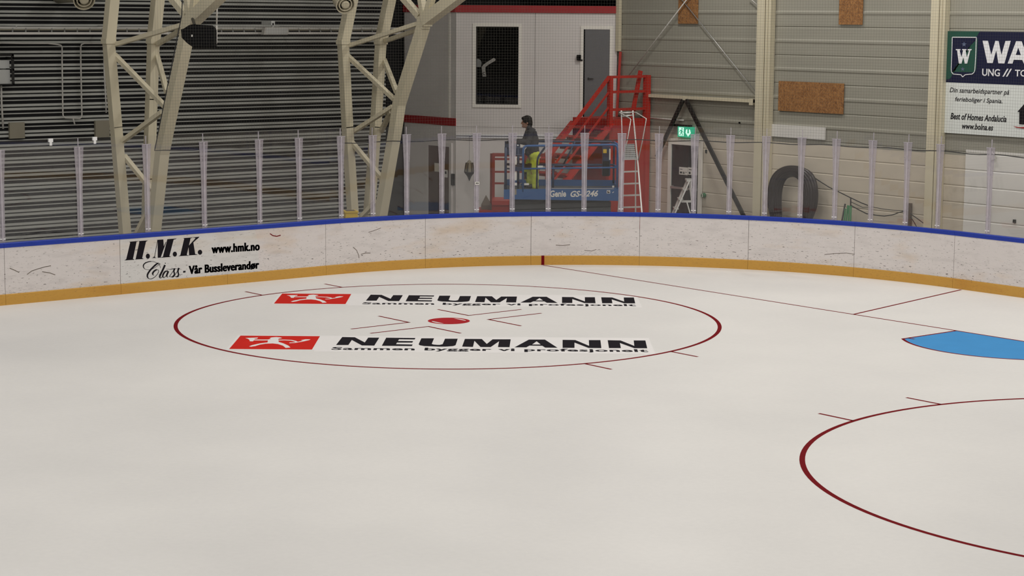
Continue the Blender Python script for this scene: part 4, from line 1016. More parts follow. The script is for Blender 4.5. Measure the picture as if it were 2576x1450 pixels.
# lower landing with guard rail, running left along the booth
PE = Vector((-0.634, -0.773, 0)).normalized(); PF = Vector((0.773, -0.634, 0)).normalized()
def LD(px, dep, z): p = CAM+ray(px, 400)*dep; return Vector((p.x, p.y, z))
ZM = 0.80
a, b = LD(1238, 45.05, 0), LD(1392, 45.05, 0); dp = PF*0.95
q4 = [a, b, b+dp, a+dp]
MB().hexa([v+Vector((0, 0, ZM-0.10)) for v in q4]+[v+Vector((0, 0, ZM)) for v in q4]).build('lower_landing', R_, rs)
MB().hexa([v for v in (a+PF*.05, b+PF*.05, b+PF*.08, a+PF*.08)]+[v+Vector((0, 0, ZM-.1)) for v in (a+PF*.05, b+PF*.05, b+PF*.08, a+PF*.08)]).build('skirt_panel', R_, rs)
bk = PF*0.9
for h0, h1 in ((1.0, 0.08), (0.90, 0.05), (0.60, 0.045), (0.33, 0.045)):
    MB().bar(a+bk+Vector((0, 0, ZM+h0)), b+bk+PE*0.1+Vector((0, 0, ZM+h0)), 0.04, h1).build('guard_rail', M['red_shade'], rs)
for f_ in (0.0, 0.55, 1.0): p = a+(b-a)*f_+bk; MB().box(p-Vector((.04, .04, 0)), p+Vector((.04, .04, ZM+1.03))).build('post', M['red_shade'], rs)
c = LD(1204, 45.0, 0); c2 = LD(1239, 45.0, 0); q4 = [c, c2, c2+PF*.8, c+PF*.8]; z1 = 0.58
MB().hexa(q4+[v+Vector((0, 0, z1)) for v in q4]).build('bottom_step', R_, rs)
# small pyramid-shaped block on the step
p = LD(1223, 45.3, z1+.002); t = MB().add([p+PE*-.11-PF*.11, p+PE*.13-PF*.11, p+PE*.13+PF*.11, p-PE*.11+PF*.11, p-PE*.11-PF*.11+Vector((0, 0, .10)), p+PE*.13-PF*.11+Vector((0, 0, .10)), p+PE*.13+PF*.11+Vector((0, 0, .10)), p-PE*.11+PF*.11+Vector((0, 0, .10)), p+PE*.0+Vector((0, 0, .33))], [(3,2,1,0),(0,1,5,4),(1,2,6,5),(2,3,7,6),(3,0,4,7),(4,5,8),(5,6,8),(6,7,8),(7,4,8)]).build('pointed_block', M['wood'])
tag(t, 'small pointed brown block standing on the red bottom step', 'block')

# ------------------------------------------------------------------ steel trusses of the hall
XL = 17.8
def truss(L1, L2, I, braces, beam, fan, lab, up1, up2):
    """L1, L2: rear chords; I: chord leaning over the rink; all given where the photo shows them, rear chords in the plane x = XL"""
    def on_mid(px, py):
        # mid plane between the rear chords at this height
        def ev(P, y):
            for (x0, y0), (x1, y1) in zip(P, P[1:]):
                if y0 <= y <= y1 or (x1, y1) == P[-1] or (y < y0 and (x0, y0) == P[0]): return x0+(x1-x0)*(y-y0)/(y1-y0)
        yl = max(py, 106); a = onX(ev(L1, yl), yl, XL); b = onX(ev(L2, yl), yl, XL); ym = (a.y+b.y)/2
        return onY(px, py, ym)
    l1 = [onX(x, y, XL) for x, y in L1]; l2 = [onX(x, y, XL) for x, y in L2]; ip = [on_mid(x, y) for x, y in I]
    base = Vector(((l1[-1].x+ip[-1].x)/2, ip[-1].y, 0))
    t = thing('steel_truss', base, lab, 'truss', 'cream steel trusses on the far side')
    def ground(P):
        d = (P[-1]-P[-2]); return P+[P[-1]+d*(P[-1].z/(-d.z))] if P[-1].z > 0.02 else P
    w = 0.19
    def chord(P, w, nm):
        mb = MB()
        for a, b in zip(P, P[1:]):
            d = (b-a).normalized(); mb.bar(a-d*0.01, b+d*0.01, w, w, up=(0, 1, 0))
        mb.build(nm, M['cream'], t)
    l1, l2, ip = ground(l1), ground(l2), ground(ip)
    chord(l1, w, 'rear_chord'); chord(l2, w, 'rear_chord'); chord(ip, 0.215, 'inner_chord')
    for P, U in ((l1, up1), (l2, up2)):
        q = [onX(x, y, XL) for x, y in U]; d = q[1]-q[0]; q[1] = q[0]+d*((ROOF_Z-0.2-q[0].z)/d.z)
        d2 = (q[1]-q[0]).normalized(); q[0] = P[0].copy(); MB().bar(q[0], q[1], 0.21, 0.21, up=(0, 1, 0)).build('upper_post', M['cream'], t)
        MB().box((P[0].x-.115, P[0].y-.115, P[0].z-.05), (P[0].x+.115, P[0].y+.115, P[0].z+.05)).build('splice_plate', M['cream'], t)
    def cpt(c, px, py):
        if c == 'I': return on_mid(px, py)
        return onX(px, py, XL)
    for (c0, p0, c1, p1) in braces: MB().bar(cpt(c0, *p0), cpt(c1, *p1), 0.085, 0.095, up=(0, 1, 0)).build('brace', M['cream'], t)
    b0 = on_mid(*beam[0]); b1 = on_mid(*beam[1]); d = (b1-b0); b2 = b0+d*((ROOF_Z-.3-b0.z)/d.z)
    MB().bar(b0, b2, 0.24, 0.24, up=(0, 1, 0)).build('roof_beam', M['cream'], t)
    for p0, p1 in fan:
        a_ = on_mid(*p0); b_ = on_mid(*p1); d = (b_-a_); MB().bar(a_, a_+d*min((ROOF_Z-.3-a_.z)/d.z, (20.6-a_.x)/d.x if d.x > 1e-6 else 1e9), 0.13, 0.13, up=(0, 1, 0)).build('roof_strut', M['cream'], t)
    c = on_mid(*beam[0]); MB().box((c.x-.10, c.y-.11, c.z-.12), (c.x+.10, c.y+.11, c.z+.10)).build('gusset', M['cream'], t)
    return ip
ip1 = truss([(273,104),(292,320),(315,590)], [(386,104),(381,250),(374,450),(370,590)], [(474,70),(421,320),(408,385),(386,590)],
  [('L1',(286,113),'I',(462,62)),('L2',(394,112),'I',(460,74)),('L1',(288,138),'I',(415,268)),('L2',(394,138),'I',(420,232)),('I',(408,282),'L1',(304,358)),('L1',(312,392),'I',(382,478)),('I',(378,520),'L1',(340,596))],
  [(474,60),(535,2)], [((470,40),(432,-6)),((478,40),(472,-10)),((484,44),(492,-10))],
  'cream steel truss with the black loudspeaker, left side of the photo', [(278,62),(284,0)], [(395,62),(401,0)])
ip2 = truss([(863,106),(874,320),(888,540)], [(958,106),(945,320),(928,540)], [(1066,45),(1064,70),(1036,160),(1004,262),(994,330),(957,546)],
  [('L1',(874,116),'I',(1056,58)),('L2',(966,104),'I',(1054,74)),('L1',(874,140),'I',(992,250)),('L2',(966,150),'I',(998,232)),('I',(988,268),'L1',(888,332)),('I',(984,280),'L2',(958,332)),('L1',(880,352),'I',(960,448)),('I',(946,508),'L1',(904,550))],
  [(1070,52),(1150,-8)], [((1056,42),(1018,-2)),((1066,36),(1060,-4)),((1074,36),(1086,-4))],
  'cream steel truss in front of the white booth side wall', [(874,60),(886,0)], [(972,60),(984,0)])

# ------------------------------------------------------------------ fittings on the far wall and trusses
# black loudspeaker hung from the first truss
q0 = onD(497, 90, 37.3)
sx = lambda x, y, d=41.0: onD(x, y, d)
t = thing('loudspeaker', q0, 'black loudspeaker cabinet hanging on the left truss', 'loudspeaker')
outl = [(455,74),(462,72),(474,64),(484,61),(535,64),(537,70),(537,112),(533,117),(484,117),(470,108),(457,95)]
fr = [onD(x, y, 37.1) for x, y in outl]; MB().poly(fr, th=0.4, nrm=-FWD).build('cabinet', M['black'], t)
g = [onD(x, y, 37.085) for x, y in ((488,66),(533,68),(533,112),(488,113))]; MB().poly(g, th=0.01, nrm=-FWD).build('front_grille', M['black'], t)
mb = MB(); mb.obox(onD(483, 90, 37.08), RGT*0.012, FWD*0.004, UPV*0.02); mb.build('badge', M['white_steel'], t)
q = onD(490, 64, 37.3); e_ = onD(482, 40, 38.6); MB().tube([q, e_], .03, 8).build('hanging_bracket', M['dark_metal'], t)
XT = 20.6
# cable tray along the wall
t = thing('cable_tray', onX(300, 78, XT), 'galvanised cable tray running level across the slatted wall', 'cable tray')
zt = onX(300, 68, XT).z; zb = onX(300, 84, XT).z; ya, yb2 = 16.0, onX(1010, 80, XT).y
zz = (zt+zb)/2
MB().box((XT, yb2, zt-.03), (XT+.03, ya, zt)).build('tray_rail', M['white_steel'], t); MB().box((XT-.25, yb2, zb-.02), (XT-.22, ya, zb+.03)).build('tray_rail', M['white_steel'], t)
y = yb2
while y < ya: MB().bar((XT, y, zt-.03), (XT-.24, y+.12, zb), .03, .015).build('tray_rung', M['galv'], t); y += .30
for k in range(3): MB().tube([(XT-.06*k-.05, yb2, zt-.06-.035*k), (XT-.06*k-.05, ya, zt-.06-.035*k)], .018, 6).build('tray_cable', M['plate'] if k != 1 else M['rope'], t)
y = yb2+.5
while y < ya: MB().box((XT+.0, y, zt-.01), (XW+.06, y+.03, zt+.02)).build('wall_bracket', M['galv'], t); y += 2.4
# white box lamp
q = onX(692, 78, 20.1); ex = Vector((0, -1, 0)); w = (onX(662, 78, 20.1)-onX(722, 78, 20.1)).length/2
t = thing('flood_light', q, 'flat grey box lamp on the slatted wall between the two trusses', 'lamp')
hh = abs(onX(692, 69, 20.1).z-onX(692, 88, 20.1).z)/2; tl = Vector((-0.25, 0, -0.06))
MB().obox(q, (0, w, 0), (0.06, 0, 0.0), (-0.03, 0, hh)).build('lamp_housing', M['white_steel'], t)
MB().obox(q-Vector((0.062, 0, 0)), (0, w*.9, 0), (0.008, 0, 0), (-0.025, 0, hh*.8)).build('lamp_face', M['grey_plastic'], t)
c = onX(687, 58, 20.2); MB().box((c.x, c.y-.05, c.z-.05), (XT+.02, c.y+.05, c.z+.05)).box((c.x, c.y-.02, q.z), (c.x+.04, c.y+.02, c.z)).build('lamp_bracket', M['grey_plastic'], t)
# ventilation nozzles
for px, py, dp, lab in ((211, -2, 20.3, 'round cream air nozzle at the top edge near the left corner'), (868, 10, 17.2, 'round cream air nozzle beside the top of the second truss')):
    c = onX(px, py, dp); ax = Vector((-0.85, 0.25, -0.45)).normalized(); r = 0.235 if dp > 18 else 0.215
    t = thing('air_nozzle', c, lab, 'air nozzle', 'round air nozzles high on the far wall')
    prof = lambda r0, r1, z0, z1, th=.02: [(r0, z0), (r1, z1), (r1-th, z1), (r0-th, z0)]
    def shell(r0, r1, z0, z1, nm, th=.022):
        mb = MB(); ax_, n = ax, 28; a = ax.orthogonal().normalized(); b = ax.cross(a); base = 0
        for (rr, z) in prof(r0, r1, z0, z1, th):
            for k in range(n): th_ = 2*math.pi*k/n; mb.v.append(c+ax*z+(a*math.cos(th_)+b*math.sin(th_))*rr)
        for i in range(4):
            i2 = (i+1) % 4
            for k in range(n): k2 = (k+1) % n; mb.f.append((i*n+k, i*n+k2, i2*n+k2, i2*n+k)); mb.mi.append(0)
        return mb.build(nm, M['cream'], t, smooth=False)
    shell(r*1.0, r*1.0, -0.25, 0.05, 'outer_ring'); shell(r*.72, r*.70, -0.05, 0.05, 'middle_ring'); 
    MB().lathe(c, [(r*.42, -0.02), (r*.42, 0.05), (r*.3, .06)], 24, axis=ax).build('centre_disc', M['cream'], t)
    MB().lathe(c-ax*.3, [(r*.97, 0), (r*.97, 0.1)], 24, axis=ax).build('nozzle_back', M['black_void'], t)
    if dp > 18: MB().tube([c-ax*.28, Vector((XW-.01, c.y, c.z+.1))], r*.8, 16).build('nozzle_duct', M['plate'], t, smooth=True)
# looped white conduit
XQ = XW-0.06
cp = [(-10,108),(60,109),(120,109),(145,112),(153,114),(156,119),(156,150),(158,285),(159,292),(164,297),(200,298),(205,295),(206,288),(205,250),(203,150),(203,118),(205,112),(212,109),(262,109)]
rod('white_conduit', [onX(x, y, XQ) for x, y in cp], 0.017, M['white_steel'], 'thin white conduit bent in a long U on the slatted wall', 'conduit', None, 8)
rod('white_conduit', [onX(184, 299, XQ), onX(188, 313, XQ)], 0.018, M['white_steel'], 'short white conduit stub below the U-shaped conduit', 'conduit')
rod('white_conduit', [onX(261, 112, XQ), onX(262, 180, XQ), onX(266, 250, XQ), onX(267, 284, XQ)], 0.017, M['white_steel'], 'upright white conduit close to the left truss leg', 'conduit')
rod('white_conduit', [onX(3, 215, XQ), onX(4, 260, XQ), onX(8, 324, XQ)], 0.022, M['white_steel'], 'upright white conduit below the dark frame at the left edge', 'conduit')
rod('white_conduit', [onD(547, -20, 38.6), onD(545, 62, 38.6)], 0.017, M['white_steel'], 'thin pale conduit hanging above the loudspeaker', 'conduit')
rod('white_conduit', [onD(545, 64, 38.6), onD(545, 104, 38.6), onD(544, 110, 38.6), onD(539.5, 111, 38.6)], 0.017, M['white_steel'], 'bent pale conduit entering the right side of the loudspeaker', 'conduit')
for x0, y0, x1, y1, lab in ((24, 309, 63, 348, 'square beige plate on the slatted wall near the left edge'), (240, 304, 276, 345, 'square beige plate on the slatted wall beside the left truss')):
    a, b = onX(x0, y0, XW-.04), onX(x1, y1, XW-.04); tag(MB().box((XW-.04, a.y, b.z), (XW+.03, b.y, a.z)).build('wall_plate', M['plate']), lab, 'plate', 'beige plates on the slatted wall')
# dark framed grey unit at the left edge
a, b = onX(-30, 137, XW-.3), onX(37, 213, XW-.3); t = thing('wall_heater', ((a+b)/2), 'dark framed grey unit on the wall at the left edge', 'wall unit')
mb = MB(); 
for (z0, z1, y0, y1) in ((a.z-.04, a.z, a.y, b.y), (b.z, b.z+.02, a.y, b.y), (b.z, a.z, b.y, b.y+.05)): mb.box((XW-.3, y0, z0), (XW-.26, y1, z1))
mb.build('unit_frame', M['dark_metal'], t)
a2, b2 = onX(-30, 152, XW-.2), onX(24, 172, XW-.2); MB().box((XW-.2, a2.y, b2.z), (XW-.1, b2.y, a2.z)).build('unit_box', M['grey_plastic'], t)
a2, b2 = onX(-30, 176, XW-.2), onX(25, 212, XW-.2); MB().box((XW-.22, a2.y, b2.z), (XW-.05, b2.y, a2.z)).build('unit_box', M['grey_plastic'], t)
MB().box((XW-.3, b.y, b.z+.3), (XW+.03, b.y+.04, b.z+.34)).box((XW-.3, b.y, a.z-.1), (XW+.03, b.y+.04, a.z-.06)).build('wall_arm', M['dark_metal'], t)
# yellow box at the foot of the second truss
c = onD(881, 546, 41.3); c.z = 0; xh, yh = Vector((-0.4, -0.9, 0)).normalized(), Vector((0.9, -0.4, 0)).normalized()
zt_ = onD(881, 530, 41.3).z
t = thing('yellow_box', c, 'yellow slatted box at the foot of the second truss', 'box')
q4 = lambda s0, s1, z0, z1: [c-xh*s0+yh*-s1+Vector((0, 0, z0)), c+xh*s0+yh*-s1+Vector((0, 0, z0)), c+xh*s0+yh*s1+Vector((0, 0, z0)), c-xh*s0+yh*s1+Vector((0, 0, z0)), c-xh*s0+yh*-s1+Vector((0, 0, z1)), c+xh*s0+yh*-s1+Vector((0, 0, z1)), c+xh*s0+yh*s1+Vector((0, 0, z1)), c-xh*s0+yh*s1+Vector((0, 0, z1))]
MB().hexa(q4(.13, .16, 0, zt_-.03)).build('box_body', M['yellow'], t); MB().hexa(q4(.145, .175, zt_-.03, zt_)).build('box_rim', M['yellow'], t)
mb = MB()
for k in range(3): o = yh*(-.1+.1*k); mb.obox(c+o+Vector((0, 0, zt_+.001)), xh*.1, yh*.025, Vector((0, 0, .004)))
mb.build('box_slots', M['wood'], t)

# ------------------------------------------------------------------ scissor lift
DN = 42.4
LO_ = LD(1268, DN, 0); LO_.z = 0
lift = thing('scissor_lift', LO_+PE*1.24+PF*.57, 'blue scissor lift with railings standing in front of the red stair', 'lift')
def lx(px): return (px-1268)/FPX*DN
def lz(py, dep=DN): return onD(1400, py, dep).z
def LP(x, y, z): return LO_+PE*x+PF*y+Vector((0, 0, z))
def lbox(mb, x0, x1, y0, y1, z0, z1, mi=0):
    return mb.hexa([LP(x0,y0,z0),LP(x1,y0,z0),LP(x1,y1,z0),LP(x0,y1,z0),LP(x0,y0,z1),LP(x1,y0,z1),LP(x1,y1,z1),LP(x0,y1,z1)], mi)
LB, LN, LG = M['lift_blue'], M['lift_navy'], M['lift_grey']
XR = lx(1557); WD = 1.15; zdk = lz(479); zsk = lz(506); zto = lz(464)
lbox(MB(), 0.06, XR-.08, .12, WD-.12, 0.17, 0.50).build('chassis', LG, lift)
for x in (.40, XR-.42):
    for y in (0.02, WD-.16):
        mb = MB().lathe(LP(x, y, .19), [(.19, 0), (.19, .14)], 20, axis=PF); mb.lathe(LP(x, y-.005, .19), [(.1, 0), (.1, .15)], 14, axis=PF, mi=1); mb.build('wheel', [M['rubber'], M['lift_grey']], lift)
for k in range(4):
    z0 = .52+.125*k
    for y in (.22, WD-.28):
        MB().bar(LP(.12, y, z0), LP(XR-.15, y, z0+.09), .06, .10).build('scissor_arm', LG, lift)
        MB().bar(LP(XR-.15, y+.07, z0), LP(.12, y+.07, z0+.09), .06, .10).build('scissor_arm', LG, lift)
for x in (.2, .9, 1.7, XR-.2): 
    mb = MB()
    for y in (.2,): mb.lathe(LP(x, y-.02, .74), [(.045, 0), (.045, WD-.36)], 12, axis=PF)
    mb.build('pivot_pin', M['dark_metal'], lift)
lbox(MB(), 0.03, XR-.03, .03, WD-.03, zdk-.06, zdk-.005).build('deck', LG, lift)
zr_ = lz(472)
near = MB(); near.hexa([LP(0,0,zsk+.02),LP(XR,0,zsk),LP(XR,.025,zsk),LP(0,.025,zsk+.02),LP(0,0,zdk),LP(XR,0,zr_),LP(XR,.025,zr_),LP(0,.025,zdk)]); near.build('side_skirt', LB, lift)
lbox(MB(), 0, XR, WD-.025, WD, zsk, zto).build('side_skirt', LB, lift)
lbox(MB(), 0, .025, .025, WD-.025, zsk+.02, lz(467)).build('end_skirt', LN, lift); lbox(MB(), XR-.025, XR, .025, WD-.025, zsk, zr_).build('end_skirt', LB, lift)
lbox(MB(), lx(1388), XR-.1, -.004, .0, lz(476), lz(474)).build('skirt_lip', M['galv'], lift)
def pipe(pts, r, nm, m):
    # round the corners a little
    P = [Vector(p) for p in pts]; out = [P[0]]
    for i in range(1, len(P)-1):
        d0 = (P[i-1]-P[i]); d1 = (P[i+1]-P[i]); k = min(.10, d0.length*.4, d1.length*.4); a = P[i]+d0.normalized()*k; b = P[i]+d1.normalized()*k
        for t in range(6): u = t/5; out.append(a*(1-u)**2+P[i]*2*u*(1-u)+b*u*u)
    out.append(P[-1]); return MB().tube(out, r, 10).build(nm, m, lift, smooth=True)
xp = lx(1316); zt0 = lz(368); zt1 = lz(363); zm0 = lz(426); zm1 = lz(421)
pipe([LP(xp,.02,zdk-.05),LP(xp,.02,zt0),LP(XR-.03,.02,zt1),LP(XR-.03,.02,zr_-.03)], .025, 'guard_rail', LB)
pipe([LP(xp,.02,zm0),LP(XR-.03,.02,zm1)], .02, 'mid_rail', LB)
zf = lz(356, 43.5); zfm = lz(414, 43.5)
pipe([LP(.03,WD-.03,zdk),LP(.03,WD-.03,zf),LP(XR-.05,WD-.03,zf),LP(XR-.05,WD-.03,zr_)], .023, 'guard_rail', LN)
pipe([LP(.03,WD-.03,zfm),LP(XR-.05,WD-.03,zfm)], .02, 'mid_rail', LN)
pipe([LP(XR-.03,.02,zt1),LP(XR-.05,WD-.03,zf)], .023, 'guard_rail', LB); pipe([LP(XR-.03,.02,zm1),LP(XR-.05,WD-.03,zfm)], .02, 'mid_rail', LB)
# extension deck railing inside the main one, with its slanted brace
xi = lx(1352); zi0 = lz(362, 42.9)
pipe([LP(lx(1351),.10,zdk),LP(lx(1352),.10,lz(398)),LP(lx(1375),.10,zi0),LP(XR-.35,.10,zi0)], .022, 'inner_rail', LN)
pipe([LP(lx(1352),.10,lz(418)),LP(XR-.35,.10,lz(416))], .018, 'inner_rail', LN)
pipe([LP(lx(1392),.09,zr_-.04),LP(lx(1392),.09,lz(418))], .024, 'rail_post', LN)
pipe([LP(lx(1418),WD-.1,lz(420,43.4)),LP(lx(1450),WD-.1,zf)], .018, 'inner_rail', LN)
# entry end: posts, gate bars, control box
for px, y, z1 in ((1272, .03, lz(372)), (1272, WD-.05, zf), (1304, .30, lz(372)), (1304, .75, lz(372))):
    pipe([LP(lx(px),y,zdk-.05),LP(lx(px),y,z1)], .027, 'gate_post', LN)
for py in (374, 392, 418, 428): pipe([LP(lx(1270),.30,lz(py)),LP(lx(1316),.02,lz(py))], .018, 'gate_bar', LN)
lbox(MB(), lx(1285), lx(1318), .04, .07, lz(432), lz(420)).build('gate_plate', LN, lift)
cbx = MB(); cbx.hexa([LP(lx(1270),.28,lz(392)),LP(lx(1317),.28,lz(392)),LP(lx(1317),.62,lz(392)),LP(lx(1270),.62,lz(392)),LP(lx(1273),.30,lz(364)),LP(lx(1312),.30,lz(366)),LP(lx(1312),.60,lz(366)),LP(lx(1273),.60,lz(364))])
cb = cbx.build('control_box', LN, lift); lbox(MB(), lx(1271), lx(1293), .27, .63, lz(364), lz(361)).build('box_lid', M['black'], cb)
MB().sphere(LP(lx(1302.5),.27,lz(368.5)), .018, 10).build('control_knob', M['white_bit'], cb)
MB().poly([LP(lx(1308.5),.279,lz(362)),LP(lx(1315.5),.279,lz(362)),LP(lx(1315),.279,lz(370)),LP(lx(1311),.279,lz(378)),LP(lx(1309),.279,lz(378))], th=.002, nrm=-PF).build('instruction_card', M['sticker'], cb)
for (x0, y0, x1, y1, m) in ((1353, 418, 1366, 424, 'sticker'), (1318, 463, 1331, 468, 'sticker'), (1293, 462, 1301, 469, 'sticker'), (1294, 395, 1300, 416, 'sticker'), (1294, 433, 1300, 456, 'sticker')):
    lbox(MB(), lx(x0), lx(x1), .06, .065, lz(y1), lz(y0)).build('warning_sticker', M[m], lift)
lbox(MB(), lx(1294), lx(1300), -.006, -.002, lz(492), lz(478)).build('yellow_sticker', M['plate'], lift)
lbox(MB(), lx(1541), lx(1546), -.006, -.002, lz(472), lz(467)).build('warning_sticker', M['sticker'], lift)
st = lbox(MB(), lx(1527.5), lx(1536), -.006, -.002, lz(487), lz(479)).build('warning_sticker', M['sticker'], lift)
mb = MB(); mb.poly([LP(lx(x), -.0065, lz(y)) for x, y in ((1529,481),(1532,480),(1531,484),(1535,482),(1534,486),(1529,486))], nrm=-PF); mb.build('print', M['logo_black'], st)
mb = MB().poly([LP(lx(x), -.003, lz(y)) for x, y in ((1541,485),(1545,482),(1546,483),(1542,486)) ], nrm=-PF); mb.build('white_tick', M['sticker'], lift)
# hanging cord with a loop at the gate
pipe([LP(lx(1310),.05,lz(474)),LP(lx(1308.5),.05,lz(464)),LP(lx(1313),.05,lz(463)),LP(lx(1315),.05,lz(467))], .009, 'safety_cord', M['plate'])
mb = MB()
a, b = LP(lx(1384.5), -.003, lz(497.5)), LP(lx(1425), -.003, lz(496.5)); text_on(mb, 'Genie', a, b-a, Vector((0, 0, lz(480)-lz(497))), bold=.03, shear=.05); mb.build('lettering', M['sticker'], lift); mb = MB()
a, b = LP(lx(1436), -.003, lz(497)), LP(lx(1506), -.003, lz(495)); text_on(mb, 'GS-3246', a, b-a, Vector((0, 0, lz(481)-lz(497))), bold=.03, shear=.3)
mb.build('lettering', M['sticker'], lift)
# battery / control cabinet on the right end
xb0, xb1 = lx(1520), lx(1540)
rb = lbox(MB(), xb0, xb1, WD-.42, WD-.10, lz(440,43.3), lz(368,43.3)).build('rail_cabinet', LN, lift)
lbox(MB(), lx(1521), lx(1530), WD-.426, WD-.42, lz(383,43.3), lz(373,43.3)).build('yellow_sticker', M['yellow'], rb)
lbox(MB(), lx(1520), lx(1537), WD-.47, WD-.42, lz(441,43.3), lz(403,43.3)).build('manual_holder', M['black'], rb)
lbox(MB(), lx(1536.5), lx(1540), WD-.425, WD-.42, lz(400,43.3), lz(372,43.3)).build('white_strip', M['sticker'], rb)

# ------------------------------------------------------------------ person on the lift
PD = 42.95; PY = .50
def pp(px, py, dy=0.0, yy=None): 
    q = onD(px, py, PD); base = LP(0, PY, 0); off = (q-base).dot(PE)
    return LP(off, PY+dy, q.z)
zfeet = zdk-.005
person = thing('person', LP((pp(1343, 470)-LO_).dot(PE), PY, zfeet), 'person in dark jacket and yellow work trousers on the lift, looking left', 'person')
def capsule(mb, a, b, ra, rb, n=12):
    a, b = Vector(a), Vector(b); d = b-a; L = d.length; u = d.normalized()
    pts = []; rs_ = []
    for k in range(5): th = math.pi/2*k/5; pts.append(a-u*ra*math.cos(th)); rs_.append(max(.001, ra*math.sin(th)))
    for k in range(5): t = k/4; pts.append(a+d*t); rs_.append(ra+(rb-ra)*t)
    for k in range(1, 6): th = math.pi/2*k/5; pts.append(b+u*rb*math.sin(th)); rs_.append(max(.001, rb*math.cos(th)))
    return mb.tube(pts, rs_, n)
def ell(mb, c, r, fw=(1,0,0), tilt=0.0):
    """ellipsoid with axes PE / PF / up, tilted in the PE-up plane"""
    m = MB().sphere((0,0,0), r, 20); ct, st_ = math.cos(tilt), math.sin(tilt)
    vs = [Vector(c)+PE*(v.x*ct-v.z*st_)+PF*v.y+Vector((0,0,v.x*st_+v.z*ct)) for v in m.v]
    return mb.add(vs, m.f)
def fuse(mb, vox, smooth_it, name, m, parent):
    o = mb.build(name, m)
    r = o.modifiers.new('r', 'REMESH'); r.mode = 'VOXEL'; r.voxel_size = vox; r.use_smooth_shade = True
    if smooth_it: s = o.modifiers.new('s', 'SMOOTH'); s.factor = .5; s.iterations = smooth_it
    dg = bpy.context.evaluated_depsgraph_get(); me = bpy.data.meshes.new_from_object(o.evaluated_get(dg)); bpy.data.objects.remove(o)
    me.transform(world_of(parent).inverted()); me.materials.clear(); me.materials.append(m)
    for p in me.polygons: p.use_smooth = True
    o = bpy.data.objects.new(name, me); COL.objects.link(o); o.parent = parent; return o
ZU = Vector((0, 0, 1))
head = pp(1325, 306); 
hipN, hipF = pp(1345, 394, -.09), pp(1341, 394, .09)
kneN, ankN = pp(1345.5, 433, -.10), pp(1346, 469, -.10)
kneF, ankF = pp(1325.5, 430, .10), pp(1333.5, 467, .11)
waist, chest, neck = pp(1340, 372), pp(1334, 342), pp(1330, 324)
shN, shF = pp(1336, 331, -.18), pp(1332, 331, .18)
elN, elF = pp(1327, 357, -.25), pp(1319, 356, .22)
wrN, wrF = pp(1303, 356.5, -.15), pp(1299, 357, .10)
zb0 = zfeet
def body_mb():
    mb = MB()
    ell(mb, head+ZU*.015, (.098, .076, .118), tilt=-.12)              # skull
    ell(mb, head-PE*.035-ZU*.045, (.068, .058, .085), tilt=.10)        # face and jaw
    capsule(mb, head-PE*.085-ZU*.095, head-PE*.07-ZU*.10, .024, .03, 10)   # chin
    capsule(mb, head-PE*.100+ZU*.005, head-PE*.119-ZU*.036, .010, .015, 8)  # nose
    capsule(mb, head-PE*.088-ZU*.066-PF*.018, head-PE*.088-ZU*.066+PF*.018, .012, .012, 8) # lips
    capsule(mb, head-PE*.090+ZU*.022-PF*.04, head-PE*.090+ZU*.022+PF*.04, .012, .012, 8)  # brow
    for sgn in (-1, 1):
        ell(mb, head+PE*.012-ZU*.02+PF*sgn*.078, (.018, .009, .032), tilt=.15)
    capsule(mb, head+PE*.02-ZU*.06, neck, .055, .065)
    capsule(mb, neck, chest, .07, .13); capsule(mb, chest+PF*.06, waist+PF*.05, .115, .11); capsule(mb, chest-PF*.06, waist-PF*.05, .115, .11)
    capsule(mb, waist, (hipN+hipF)/2, .12, .125)
    for h, k, a in ((hipN, kneN, ankN), (hipF, kneF, ankF)): capsule(mb, h, k, .085, .058); capsule(mb, k, a, .056, .040); capsule(mb, a-ZU*.0, a-PE*.14-ZU*(a.z-zb0-.035), .035, .03)
    for s, e, w in ((shN, elN, wrN), (shF, elF, wrF)):
        capsule(mb, s, e, .052, .040); capsule(mb, e, w, .040, .028)
        d = (w-e).normalized(); side = d.cross(ZU).normalized()
        capsule(mb, w, w+d*.07-ZU*.012, .027, .033, 10)   # palm
        for i, (o, L) in enumerate(((-.030, .066), (-.010, .076), (.010, .070), (.029, .056))):
            b0 = w+d*.085+side*o-ZU*.010; b1 = b0+d*L*.45-ZU*.012; b2 = b1+d*L*.15-ZU*L*.5
            capsule(mb, b0-d*.02, b1, .0095, .0085, 8); capsule(mb, b1, b2, .0085, .0075, 8)
        tb = w+d*.025-side*.03 if s is shN else w+d*.025+side*.03; ts = -side if s is shN else side
        capsule(mb, tb, tb+d*.04+ts*.022-ZU*.012, .011, .010, 8); capsule(mb, tb+d*.04+ts*.022-ZU*.012, tb+d*.068+ts*.012-ZU*.03, .010, .008, 8)
    return mb
body = fuse(body_mb(), .0075, 3, 'body', M['skin'], person)
for sgn in (-1, 1):
    MB().sphere(head-PE*.085-ZU*.004+PF*sgn*.032, .008, 10).build('eye', M['black'], body)
mb = MB(); ell(mb, head+PE*.010+ZU*.035, (.112, .090, .112), tilt=-.2); ell(mb, head+PE*.055-ZU*.015, (.075, .083, .105)); ell(mb, head-PE*.065+ZU*.085, (.055, .066, .038), tilt=.3); capsule(mb, head+PE*.085-ZU*.05-PF*.03, head+PE*.088-ZU*.085+PF*.02, .045, .03)
for k in range(18):
    a = k*2.4; ell(mb, head+PE*(.02+.075*math.cos(a)*(.4+.6*((k*7) % 10)/10))+PF*.06*math.sin(a)+ZU*(.055+.05*((k*3) % 7)/7), (.045, .036, .026), tilt=a)
fuse(mb, .009, 2, 'hair', M['hair'], person)
mb = MB()
